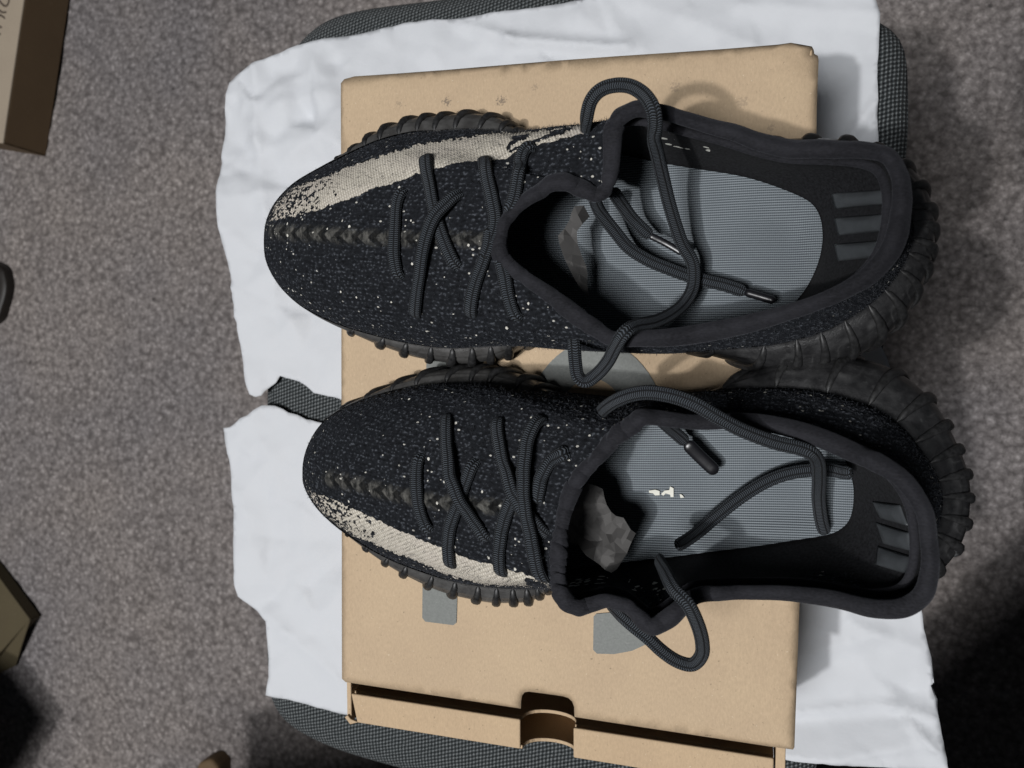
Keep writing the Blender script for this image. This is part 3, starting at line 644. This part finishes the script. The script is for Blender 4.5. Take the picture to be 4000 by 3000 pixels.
    # ribbed rubber sole
    n2 = 2600; Sb = smooth_loop(catmull_u(base, n2), 80); T = np.roll(Sb, -1, 0)-np.roll(Sb, 1, 0); T[:, 2] = 0; T /= np.linalg.norm(T, axis=1)[:, None]
    O2 = np.stack([T[:, 1], -T[:, 0], 0*T[:, 0]], -1)
    if ((Sb-Sb.mean(0))*O2).sum() < 0: O2 = -O2
    O2 = smooth_loop(O2, 120); O2 /= np.linalg.norm(O2, axis=1)[:, None]
    ub = catmull_u(np.array([p[0] for p in pairs], float), n2)[:, 0]
    vb = catmull_u(np.array([p[0] for p in pairs], float), n2)[:, 1]
    off = smooth_loop(np.interp(ub, *soles['off']) + .0028*sst(np.abs(vb-1450), 500, 800)*sst(ub, 1300, 1500)*(1-sst(ub, 2150, 2300)), 60)
    L = np.r_[0, np.cumsum(np.linalg.norm(np.diff(Sb, axis=0), axis=1))]; tot = L[-1]+np.linalg.norm(Sb[0]-Sb[-1])
    pit = np.interp(ub, *soles['pitch']); cp = np.cumsum(tot/n2/pit); nr = round(cp[-1]); ph = cp/cp[-1]*nr
    prof = [(-.010, 1.04), (-.001, 1.03), (.25, 1.0), (.55, .93), (.80, .82), (.94, .68), (1.0, .52), (1.0, .36), (.97, .22), (.92, .10), (.80, .02), (.5, .0), (0.1, .0)]
    rows = []; ribs = []
    fine = np.interp(np.linspace(0, 1, 34), np.linspace(0, 1, len(prof)), range(len(prof)))
    for fi in fine:
        i = min(int(fi), len(prof)-2); a = fi-i; ko = prof[i][0]*(1-a)+prof[i+1][0]*a; kz = prof[i][1]*(1-a)+prof[i+1][1]*a
        z = Sb[:, 2]*kz + .0004
        slant = soles['slant']*(1-kz)
        x = (ph + slant) % 1; pul = sst(.5-np.abs(x-.5), .20, .42)
        env = sst(np.array([kz]), 1.0, .86)[0]*1.0*(1 if kz > .04 else kz/.04)
        rib = pul*env*np.clip(np.interp(ub, *soles['rib']), 0, 1)
        r = Sb + O2*(off*ko + (.0 if ko < 0 else 0)+ 0*rib)[:, None] + O2*(.0005*(kz > .9)); r[:, 2] = z
        rows.append(r); ribs.append(pul*env)
    V3 = np.stack(rows, 1); meS = grid_mesh("sole", V3, True, False); set_attr(meS, "rib", np.stack(ribs, 1)); set_attr(meS, "dust_shade", np.repeat((1-sst(ub, 2100, 2500))[:, None], V3.shape[1], 1))  # mask by position: dusty forefoot, heel kept dark as if shaded
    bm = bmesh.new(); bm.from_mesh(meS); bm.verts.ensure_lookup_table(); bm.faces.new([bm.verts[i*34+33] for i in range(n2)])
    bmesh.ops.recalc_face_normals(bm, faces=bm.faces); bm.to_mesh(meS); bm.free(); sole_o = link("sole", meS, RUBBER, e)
    key = [None]
    for r_ in range(nr):
        rp = []; on_ = []
        i0 = int(np.searchsorted(ph, r_+.5)) % n2; str_ = float(np.interp(ub[i0], *soles['rib']))
        if str_ < .45: continue
        stepi = (np.searchsorted(ph, r_+1.0)-np.searchsorted(ph, r_)) or 20
        jit = rng.uniform(-.05, .05)
        for q_ in np.linspace(.5, 31, 18):
            j0 = int(q_); a_ = q_-j0; kz_ = (fine[j0]*(1-a_)+fine[min(j0+1, 33)]*a_); kzv = np.interp(kz_, range(len(prof)), [p_[1] for p_ in prof])
            ii_ = int(i0 - (soles['slant']*(1-kzv) - .35*soles['slant'] + jit)*stepi) % n2
            rp.append(V3[ii_, j0]*(1-a_)+V3[ii_, min(j0+1, 33)]*a_); on_.append(O2[ii_]*.8+UP*max(0, (kzv-.3))*.9)
        rp = np.array(rp); on_ = np.array(on_); on_ /= np.linalg.norm(on_, axis=1)[:, None]
        rp = catmull(np.c_[rp, on_], 20); on_ = rp[:, 3:]; rp = rp[:, :3]
        t_ = np.linspace(0, 1, 20); rad = .0023*str_**.5*(.55+.45*sst(t_, 0, .35))*rng.uniform(.92, 1.08)
        rp = rp + on_*(-.0002+.0004*sst(t_, 0, .3))[:, None]
        ro = tube("rib", rp, rad, RUBR, sole_o, False, 10, .85, on_)

    # loose yarn ends standing off the knit
    k = 15000; ii = rng.integers(0, nn, k); jj = rng.integers(2, mm-30, k); p0 = V[ii, jj]
    tn = np.cross(V[(ii+1) % nn, jj]-V[ii-1, jj], V[ii, jj+2]-V[ii, jj-2]); tn /= np.linalg.norm(tn, axis=1)[:, None]+1e-12; tn *= np.where(tn[:, 2:3] < -.2, -1, 1)
    if ((p0-p0.mean(0))*tn).sum() < 0: tn = -tn
    side = rng.normal(0, 1, (k, 3)); dr = tn + .9*side; dr /= np.linalg.norm(dr, axis=1)[:, None]; ln = rng.uniform(.0006, .0019, k)[:, None]
    w3 = np.cross(dr, rng.normal(0, 1, (k, 3))); w3 /= np.linalg.norm(w3, axis=1)[:, None]; w3 *= .00007
    m1 = p0+dr*ln*.55; e1 = m1+(dr*.5+.7*rng.normal(0, .6, (k, 3)))*ln*.6
    VV = np.stack([p0-w3, p0+w3, m1+w3, m1-w3, e1], 1).reshape(-1, 3); b0 = np.arange(k)*5
    fz_ = [(a_, a_+1, a_+2, a_+3) for a_ in b0] + [(a_+3, a_+2, a_+4) for a_ in b0]
    link("yarn_fuzz", mesh("yarn_fuzz", VV, fz_), FUZZ, e, smooth=False, kind="stuff")
    def bvh(*ms):
        vs, fs = [], []
        for Vv, wr in ms:
            b0 = len(vs); vs += [Vector(p) for p in Vv.reshape(-1, 3)]; fs += [tuple(int(i)+b0 for i in f) for f in grid_faces(*Vv.shape[:2], True, False)]
        return BVHTree.FromPolygons(vs, fs)
    sub = lambda a, i, j: a[::i, ::j] if (a.shape[1]-1) % j == 0 else np.concatenate([a[::i, ::j], a[::i, -1:]], 1)
    return dict(e=e, lin=bvh((sub(VL, 4, 3), 1)), upper=bvh((sub(V, 4, 4), 1)), inner=bvh((sub(VL, 4, 3), 1), (sub(VI, 4, 3), 1)), rim=Rs)
S1P = [((2330, 515, .022), (2500, 425, .086)), ((2175, 508, .022), (2425, 455, .084)), ((2060, 517, .021), (2400, 500, .083)), ((1971, 521, .021), (2392, 570, .082)), ((1836, 508, .021), (2387, 657, .081)), ((1700, 515, .021), (2372, 728, .080)),
  ((1605, 520, .021), (2335, 760, .079)), ((1488, 549, .021), (2280, 740, .080)), ((1402, 585, .021), (2215, 712, .081)), ((1320, 625, .021), (2150, 718, .081)), ((1230, 672, .022), (2095, 757, .080)), ((1150, 722, .023), (2035, 795, .079)),
  ((1085, 790, .024), (1982, 852, .078)), ((1050, 860, .025), (1955, 915, .078)), ((1040, 930, .026), (1948, 960, .078)), ((1045, 1010, .025), (1960, 1005, .078)), ((1075, 1080, .024), (1985, 1035, .078)), ((1125, 1145, .023), (2020, 1062, .078)),
  ((1200, 1205, .022), (2070, 1098, .079)), ((1325, 1265, .021), (2125, 1135, .080)), ((1497, 1316, .021), (2175, 1172, .080)), ((1640, 1345, .021), (2225, 1212, .080)), ((1770, 1357, .021), (2275, 1250, .080)), ((1890, 1350, .021), (2325, 1282, .080)),
  ((2013, 1347, .022), (2379, 1318, .080)), ((2200, 1362, .023), (2430, 1325, .078)), ((2400, 1372, .024), (2500, 1322, .076)), ((2600, 1378, .026), (2623, 1318, .073)), ((2800, 1363, .029), (2770, 1296, .071)), ((3014, 1344, .033), (2910, 1268, .071)),
  ((3148, 1314, .035), (3049, 1229, .074)), ((3247, 1279, .036), (3160, 1194, .078)), ((3372, 1204, .037), (3280, 1145, .083)), ((3450, 1135, .037), (3390, 1080, .088)), ((3520, 1040, .037), (3475, 985, .091)), ((3555, 950, .037), (3510, 890, .092)),
  ((3560, 860, .037), (3523, 790, .092)), ((3530, 770, .037), (3518, 700, .091)), ((3450, 700, .036), (3480, 620, .088)), ((3330, 665, .035), (3390, 588, .084)), ((3180, 640, .033), (3250, 583, .078)), ((3020, 620, .030), (3100, 582, .073)),
  ((2850, 605, .028), (2970, 555, .072)), ((2680, 585, .025), (2840, 510, .074)), ((2520, 560, .023), (2700, 472, .078)), ((2420, 535, .022), (2600, 442, .084))]
S2P = [((2430, 1560, .023), (2511, 1628, .083)), ((2300, 1545, .022), (2475, 1656, .083)), ((2150, 1532, .022), (2440, 1680, .083)), ((2036, 1525, .021), (2407, 1702, .083)), ((1900, 1501, .021), (2378, 1735, .082)), ((1814, 1497, .021), (2350, 1770, .082)),
  ((1678, 1502, .021), (2320, 1802, .082)), ((1550, 1525, .021), (2289, 1832, .081)), ((1430, 1560, .021), (2262, 1865, .081)), ((1320, 1610, .022), (2243, 1896, .080)), ((1255, 1665, .023), (2228, 1930, .080)), ((1215, 1730, .024), (2215, 1965, .079)),
  ((1195, 1790, .025), (2206, 2000, .079)), ((1190, 1845, .026), (2198, 2035, .078)), ((1195, 1895, 0.025), (2193, 2060, 0.078)), ((1225, 1955, 0.024), (2190, 2085, 0.078)), ((1270, 2010, 0.023), (2187, 2110, 0.079)), ((1340, 2070, 0.022), (2184, 2138, 0.079)), ((1430, 2130, 0.021), (2182, 2165, 0.08)), ((1523, 2180, 0.021), (2181, 2190, 0.08)), ((1622, 2220, 0.021), (2181, 2215, 0.08)), ((1740, 2258, 0.021), (2181, 2238, 0.081)), ((1850, 2280, 0.021), (2182, 2258, 0.081)), ((1945, 2291, 0.021), (2184, 2278, 0.081)), ((2030, 2294, 0.021), (2188, 2302, 0.082)), ((2100, 2294, 0.021), (2200, 2332, 0.082)), ((2150, 2292, 0.022), (2225, 2362, 0.082)), ((2190, 2289, 0.022), (2265, 2373, 0.082)), ((2230, 2285, 0.022), (2310, 2362, 0.082)), ((2280, 2280, 0.022), (2370, 2346, 0.083)), ((2330, 2273, 0.022), (2437, 2362, 0.083)), ((2380, 2267, 0.022), (2490, 2402, 0.084)), ((2430, 2261, 0.023), (2540, 2446, 0.085)), ((2480, 2256, 0.023), (2590, 2432, 0.085)), ((2540, 2251, 0.024), (2650, 2382, 0.083)), ((2600, 2245, 0.025), (2706, 2334, 0.08)), ((2680, 2236, 0.025), (2780, 2318, 0.076)), ((2780, 2225, .027), (2870, 2315, .073)), ((2950, 2210, .030), (2994, 2315, .072)), ((3110, 2200, .033), (3148, 2322, .073)), ((3260, 2195, .035), (3297, 2350, .078)),
  ((3400, 2190, .037), (3422, 2378, .084)), ((3500, 2175, .037), (3546, 2368, .089)), ((3600, 2130, .037), (3606, 2318, .092)), ((3655, 2060, .037), (3632, 2222, .093)), ((3675, 1960, .037), (3630, 2110, .093)), ((3660, 1870, .037), (3605, 1985, .092)),
  ((3600, 1771, .037), (3530, 1875, .089)), ((3521, 1672, .037), (3430, 1808, .085)), ((3422, 1600, .036), (3347, 1772, .080)), ((3272, 1548, .035), (3198, 1707, .075)), ((3100, 1520, .032), (3049, 1663, .072)), ((2900, 1520, .028), (2900, 1643, .072)),
  ((2720, 1535, .025), (2740, 1650, .074)), ((2560, 1550, .024), (2600, 1636, .079))]
st1 = [(1030, 850), (1075, 790), (1153, 734), (1262, 698), (1397, 644), (1533, 599), (1641, 567), (1714, 558), (1900, 531), (1926, 521), (2062, 517), (2175, 508), (2280, 486), (2280, 510), (2188, 535), (2084, 562), (2016, 584), (1967, 612), (1917, 616), (1849, 621), (1790, 625), (1709, 648),
       (1623, 671), (1578, 694), (1465, 725), (1397, 757), (1329, 779), (1253, 807), (1171, 829), (1103, 847), (1049, 856)]
st2 = [(1178, 1915), (1239, 1938), (1339, 1977), (1448, 2027), (1548, 2077), (1647, 2117), (1747, 2161), (1846, 2196), (1995, 2236), (2095, 2261), (2149, 2300), (2070, 2291), (1896, 2281), (1771, 2251), (1647, 2196), (1498, 2137), (1349, 2072), (1274, 2037), (1224, 1992)]
mk1 = [([(1984, 578), (1990, 562), (2020, 545), (2060, 528)], 7), ([(2000, 538), (2050, 530)], 6), ([(1990, 590), (2030, 572), (2070, 556)], 5), ([(2085, 552), (2140, 528), (2200, 512)], 6), ([(2150, 515), (2230, 500)], 4)]
mk2 = [([(2055, 2268), (2100, 2280), (2130, 2292)], 7), ([(2060, 2282), (2120, 2292)], 5)]
sm1 = [(1080, 905), (1250, 915), (1400, 925), (1550, 932), (1750, 935), (1940, 940)]
sm2 = [(1290, 1868), (1400, 1893), (1520, 1925), (1640, 1950), (1750, 1965), (1900, 1978), (2000, 1980)]
offs = ([1000, 1200, 1300, 1450, 1600, 1800, 1930, 2080, 2600, 2780, 2950, 3100, 3300, 3430, 3560], [.0005, .0012, .0022, .0050, .0072, .0080, .0066, -.004, -.004, .003, .0095, .0135, .0160, .0150, .0115])
offs2 = ([1190, 1300, 1420, 1560, 1700, 1900, 2050, 2200, 2700, 2850, 3000, 3200, 3400, 3550, 3680], [.0005, .0012, .0022, .0050, .0072, .0080, .0066, -.004, -.004, .004, .011, .0165, .0190, .0180, .0140])
rb = ([1230, 1400, 2100, 2200, 2600, 2800], [.2, 1, 1, .3, .3, 1])
sh1 = sneaker("sneaker", S1P, st1, mk1, sm1, dict(off=offs, rib=rb, pitch=([1000, 1900, 2080, 2600, 2850, 3450, 3600], [.0105, .0098, .0078, .009, .0135, .0125, .0088]), slant=.75, spine=((1450, 930, .017), (3060, 920, .024)),
    lmarks=[([(2570, 548), (2640, 560), (2760, 588)], 14), ([(2180, 760), (2230, 785), (2270, 800)], 18)]),
    "black knit sneaker nearer the top of the picture, cream stripe along its upper side", (1060, 1330), (.017, .024), (2950, 3500, -.010))
sh2 = sneaker("sneaker", S2P, st2, mk2, sm2, dict(off=offs2, rib=rb, pitch=([1000, 1900, 2080, 2600, 2850, 3450, 3600], [.0105, .0098, .0078, .009, .0135, .0125, .0088]), slant=.75, spine=((1600, 1890, .017), (3120, 1950, .024)),
    lmarks=[([(2210, 2285), (2300, 2265), (2360, 2262)], 16), ([(2480, 2280), (2560, 2300), (2590, 2320)], 26)]),
    "black knit sneaker nearer the bottom of the picture, cream stripe along its lower side", (1190, 1470), (.017, .024), (3050, 3600, .005))

def cast(bv, u, v, fallback=.05):
    o, d = ray(u, v); loc, nr, i, dist = bv.ray_cast(o, d)
    if loc is None: return np.array(P(u, v, fallback)), np.array([0, 0, 1.])
    nr = np.array(nr); nr = nr if nr @ np.array(d) < 0 else -nr
    return np.array(loc), nr
def lace_on(sh, pts, lift=None, wdt=.0029, key='upper', flat=.62, sink=True, name="lace", mat=LACE, seg=90):
    """a lace laid over the shoe surface along the traced pixels"""
    pp_ = catmull([(*q, (lift[i] if lift else 0)) for i, q in enumerate(pts)], seg)
    pos, nor = [], []
    for a in pp_:
        l, nr = cast(sh[key], a[0], a[1]); pos.append(l); nor.append(nr)
    pos = np.array(pos); nor = np.array(nor)
    k = 9
    for _ in range(k): nor[1:-1] = .5*nor[1:-1]+.25*(nor[2:]+nor[:-2])
    nor /= np.linalg.norm(nor, axis=1)[:, None]
    e = np.minimum(np.arange(seg), np.arange(seg)[::-1])/7.; dip = np.clip(1-e, 0, 1)**2*(.0042 if sink else 0)
    path = pos + nor*(wdt*flat*.75 + pp_[:, 2:3]*1 - dip[:, None])
    for _ in range(6): path[1:-1] = .5*path[1:-1]+.25*(path[2:]+path[:-2])
    wv = wdt*(1+.05*np.sin(np.linspace(0, 9, seg)+pts[0][0]))
    return tube(name, path, wv, mat, sh['e'], False, 14, flat, nor, caps=True)
def lace_free(sh, pts, wdt=.0028, flat=.6, up=(0, 0, 1), name="lace", mat=LACE, seg=160):
    """hanging loop: traced pixels with their own heights"""
    path = catmull([P(*q) for q in pts], seg)
    for _ in range(4): path[1:-1] = .5*path[1:-1]+.25*(path[2:]+path[:-2])
    return tube(name, path, wdt, mat, sh['e'], False, 14, flat, up)
s = sh1
lace_on(s, [(1579, 738), (1557, 802), (1551, 892), (1547, 1000), (1565, 1090)])
lace_on(s, [(1660, 600), (1682, 723), (1709, 850), (1745, 958), (1792, 1052)])
lace_on(s, [(1802, 746), (1765, 790), (1718, 858), (1672, 976), (1642, 1121), (1620, 1243)], [0, .0015, .0036, .0025, .0005, 0])
lace_on(s, [(1884, 602), (1908, 700), (1932, 800), (1940, 880), (1908, 980), (1872, 1080), (1848, 1170), (1836, 1248)])
lace_on(s, [(2086, 566), (2050, 600), (2034, 657), (2024, 725), (2010, 790), (1985, 830)])
lace_on(s, [(1945, 925), (1960, 1010), (1977, 1081), (1990, 1149), (2008, 1207), (2030, 1250)])
lace_on(s, [(1921, 892), (1915, 950), (1895, 1010)])
Zi = .030
lace_free(s, [(2288, 530, .070), (2290, 470, .083), (2306, 399, .090), (2342, 354, .093), (2396, 334, .095), (2459, 336, .096), (2514, 368, .098), (2550, 422, .100), (2560, 485, .096), (2556, 544, .088), (2570, 612, .078), (2591, 702, .066), (2613, 792, .057), (2640, 883, .050), (2668, 960, .045),
    (2700, 1013, .042), (2711, 1060, .040), (2705, 1126, .040), (2672, 1185, .046), (2620, 1228, .058), (2560, 1255, .070), (2490, 1270, .082), (2442, 1297, .089), (2406, 1352, .084), (2375, 1411, .076), (2334, 1460, .070), (2289, 1490, .068), (2258, 1472, .069), (2248, 1420, .071), (2243, 1352, .072), (2240, 1300, .066)], seg=420)
lace_free(s, [(2320, 770, .060), (2345, 830, .050), (2406, 909, .042), (2456, 968, .038), (2533, 1017, .036), (2623, 1054, .035), (2690, 1078, .034), (2759, 1097, .034), (2835, 1115, .034), (2915, 1142, .036)], seg=200)
lace_free(s, [(2908, 1140, .0362), (2960, 1155, .037), (3030, 1176, .038)], .0018, .9, name="aglet", mat=AGLET, seg=40)
lace_free(s, [(2390, 740, .062), (2430, 800, .052), (2468, 852, .045), (2510, 895, .042), (2545, 925, .041)], seg=90)
lace_free(s, [(2535, 918, .0412), (2600, 950, .040), (2668, 990, .0395)], .0015, .7, name="aglet", mat=AGLET, seg=40)
s = sh2
lace_on(s, [(1644, 1772), (1632, 1848), (1635, 1923), (1647, 1997), (1679, 2078)])
lace_on(s, [(1862, 1794), (1838, 1848), (1812, 1920), (1796, 1972), (1768, 2040), (1757, 2122), (1761, 2222)])
lace_on(s, [(1744, 1612), (1751, 1699), (1761, 1774), (1781, 1848), (1806, 1923), (1836, 1997), (1871, 2057), (1903, 2116)], [0, .0005, .002, .0036, .0036, .001, 0, 0])
lace_on(s, [(2052, 1800), (2040, 1870), (2012, 1935), (1985, 1997), (1965, 2072), (1955, 2171), (1961, 2254)])
lace_on(s, [(1943, 1628), (1955, 1724), (1975, 1808), (2010, 1888), (2045, 1962), (2085, 2022), (2135, 2095)], [0, .0005, .001, .0034, .0034, .001, 0])
lace_on(s, [(2219, 1764), (2160, 1800), (2122, 1857), (2108, 1912), (2100, 1960)])
lace_on(s, [(2130, 1628), (2100, 1668), (2075, 1740), (2065, 1848), (2070, 1948), (2085, 2047), (2101, 2146), (2127, 2275)], [.001, .002, .003, .0038, .0045, .004, .003, .001])
lace_free(s, [(2345, 1612, .068), (2370, 1588, .076), (2410, 1563, .082), (2465, 1542, .086), (2533, 1533, .089), (2623, 1546, .091), (2714, 1578, .091), (2804, 1630, .089), (2899, 1680, .085), (3024, 1727, .080), (3120, 1750, .078), (3172, 1772, .076), (3196, 1810, .068), (3200, 1876, .055), (3198, 1949, .044), (3208, 2030, .037), (3225, 2088, .033)], seg=300)
lace_free(s, [(3330, 1848, .045), (3287, 1844, .040), (3223, 1834, .036), (3098, 1846, .033), (2999, 1879, .032), (2899, 1939, .032), (2800, 2016, .033), (2740, 2068, .036), (2690, 2105, .042), (2640, 2135, .050)], seg=200)
lace_free(s, [(2580, 1640, .058), (2615, 1672, .048), (2650, 1702, .042), (2684, 1732, .039)], seg=80)
lace_free(s, [(2678, 1727, .0385), (2735, 1785, .036), (2802, 1848, .034)], .0029, .5, name="aglet", mat=AGLET, seg=40)
lace_free(s, [(2570, 2180, .066), (2596, 2230, .080), (2631, 2299, .091), (2686, 2359, .094), (2725, 2439, .088), (2743, 2508, .080), (2740, 2560, .074), (2704, 2596, .070), (2646, 2583, .069), (2586, 2543, .070), (2527, 2488, .071), (2472, 2444, .070), (2422, 2399, .066), (2377, 2350, .055)], seg=260)

# rubber grips on the heel lining
def patch(sh, quad, name, mat, off=.0008, nx=16, ny=10, key='lin'):
    q = np.array(quad, float); V = np.zeros((nx, ny, 3)); a = np.linspace(0, 1, nx); b = np.linspace(0, 1, ny)
    for i in range(nx):
        for j in range(ny):
            p = (q[0]*(1-a[i])+q[1]*a[i])*(1-b[j]) + (q[3]*(1-a[i])+q[2]*a[i])*b[j]
            l, nr = cast(sh[key], *p); V[i, j] = l + nr*(off*min(1, 3*min(a[i], 1-a[i])+.3, 3*min(b[j], 1-b[j])+.3) + .0012*math.sin(math.pi*b[j])*min(1, 4*a[i], 4*(1-a[i])))
    V[:, 0] -= 0; o = link(name, grid_mesh(name, V), mat, sh['e']); m = o.modifiers.new("t", 'SOLIDIFY'); m.thickness = .0006; m.offset = 0; return o
for y0, y1, x0, x1 in ((742, 800, 3250, 3462), (838, 905, 3262, 3456), (942, 1006, 3262, 3442)):
    patch(sh1, [(x0, y0+14), (x1, y0), (x1, y1-4), (x0+16, y1+14)], "heel_grip", GRIP)
for q in ([(3412, 1960), (3519, 1973), (3549, 2052), (3440, 2022)], [(3424, 2042), (3554, 2082), (3565, 2152), (3452, 2122)], [(3432, 2136), (3566, 2178), (3566, 2247), (3424, 2206)]):
    patch(sh2, q, "heel_grip", GRIP)
# worn cream print on the lower insole, and a crumb in the upper one
def decal(sh, pts, name, mat):
    v = [cast(sh['inner'], *p) for p in pts]; v = [a+np.array([0, 0, 1])*.0009 for a, b in v]
    me = mesh(name, v, [list(range(len(v)))]); o = link(name, me, mat, sh['e'], smooth=False); m = o.modifiers.new("t", 'SOLIDIFY'); m.thickness = .0004; m.offset = 0; return o
o8 = lambda L: [(2000+x*.452, 1550+y*.452) for x, y in L]
for L in ([(1185, 808), (1240, 800), (1278, 812), (1278, 848), (1238, 850), (1222, 832), (1190, 828)], [(1290, 838), (1320, 808), (1362, 803), (1368, 772), (1398, 788), (1398, 864), (1373, 864), (1368, 842), (1330, 832), (1310, 852)], [(1450, 838), (1470, 843), (1490, 868), (1458, 872)]):
    decal(sh2, o8(L), "printed_mark", CREAM)
# stuffing paper inside the shoes
def crumple(name, poly, z0, z1, label, seed):
    w2 = np.array([P(u, v, (z0+z1)/2)[:2] for u, v in poly]); c = w2.mean(0)
    def zf(x, y):
        r = np.zeros_like(x)
        for k_, (an, per, am) in enumerate(((20, .019, .006), (80, .013, .005), (130, .024, .007), (160, .008, .002), (55, .007, .0015))):
            d_ = x*math.cos(R_(an+seed*9))+y*math.sin(R_(an+seed*9))+.003*vnoise(x*50, y*50, k_); r += am*np.abs((d_/per+seed*.37) % 1-.5)*2*np.clip(vnoise(x*60+k_, y*60, seed+k_)*2+.7, 0, 1)
        t = np.clip((x-w2[:, 0].min())/np.ptp(w2[:, 0]), 0, 1)
        return z0 + (z1-z0)*(1-t)*.6 + r
    o = sheet(name, w2, .0027, zf, TISSUE, smooth=False, label=label, category="paper"); m = o.modifiers.new("t", 'SOLIDIFY'); m.thickness = .0002; return o
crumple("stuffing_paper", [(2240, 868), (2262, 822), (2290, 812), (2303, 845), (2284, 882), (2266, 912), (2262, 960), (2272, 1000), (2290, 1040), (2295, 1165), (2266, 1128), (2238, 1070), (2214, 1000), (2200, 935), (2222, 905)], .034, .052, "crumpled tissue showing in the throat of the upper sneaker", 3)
crumple("stuffing_paper", [(2298, 1884), (2352, 1912), (2384, 2002), (2438, 2020), (2484, 2083), (2450, 2160), (2407, 2228), (2389, 2237), (2271, 2115), (2215, 2100), (2235, 1990)], .040, .058, "crumpled tissue showing in the throat of the lower sneaker", 8)

# ------------------------------------------------------------------ the phone that takes the picture, held above the shoes behind the lens
ph = bpy.data.meshes.new("phone"); bm = bmesh.new()
fx_, fy_, fz_ = (np.array(v) for v in (xc, yc, zc)); o_ = CN + fz_*.006
vs = []
for k in (0, .008):
    for a_, b_ in ((-.02, -.052), (.14, -.052), (.14, .024), (-.02, .024)): vs.append(bm.verts.new(tuple(o_+fx_*a_+fy_*b_+fz_*k)))
for f in ((0, 1, 2, 3), (7, 6, 5, 4), (0, 4, 5, 1), (1, 5, 6, 2), (2, 6, 7, 3), (3, 7, 4, 0)): bm.faces.new([vs[i] for i in f])
bmesh.ops.recalc_face_normals(bm, faces=bm.faces); bm.to_mesh(ph); bm.free()
o = link("phone", ph, AGLET, None, smooth=False, label="black phone held above the sneakers, behind the viewpoint", category="phone"); m = o.modifiers.new("b", 'BEVEL'); m.width = .003; m.segments = 3
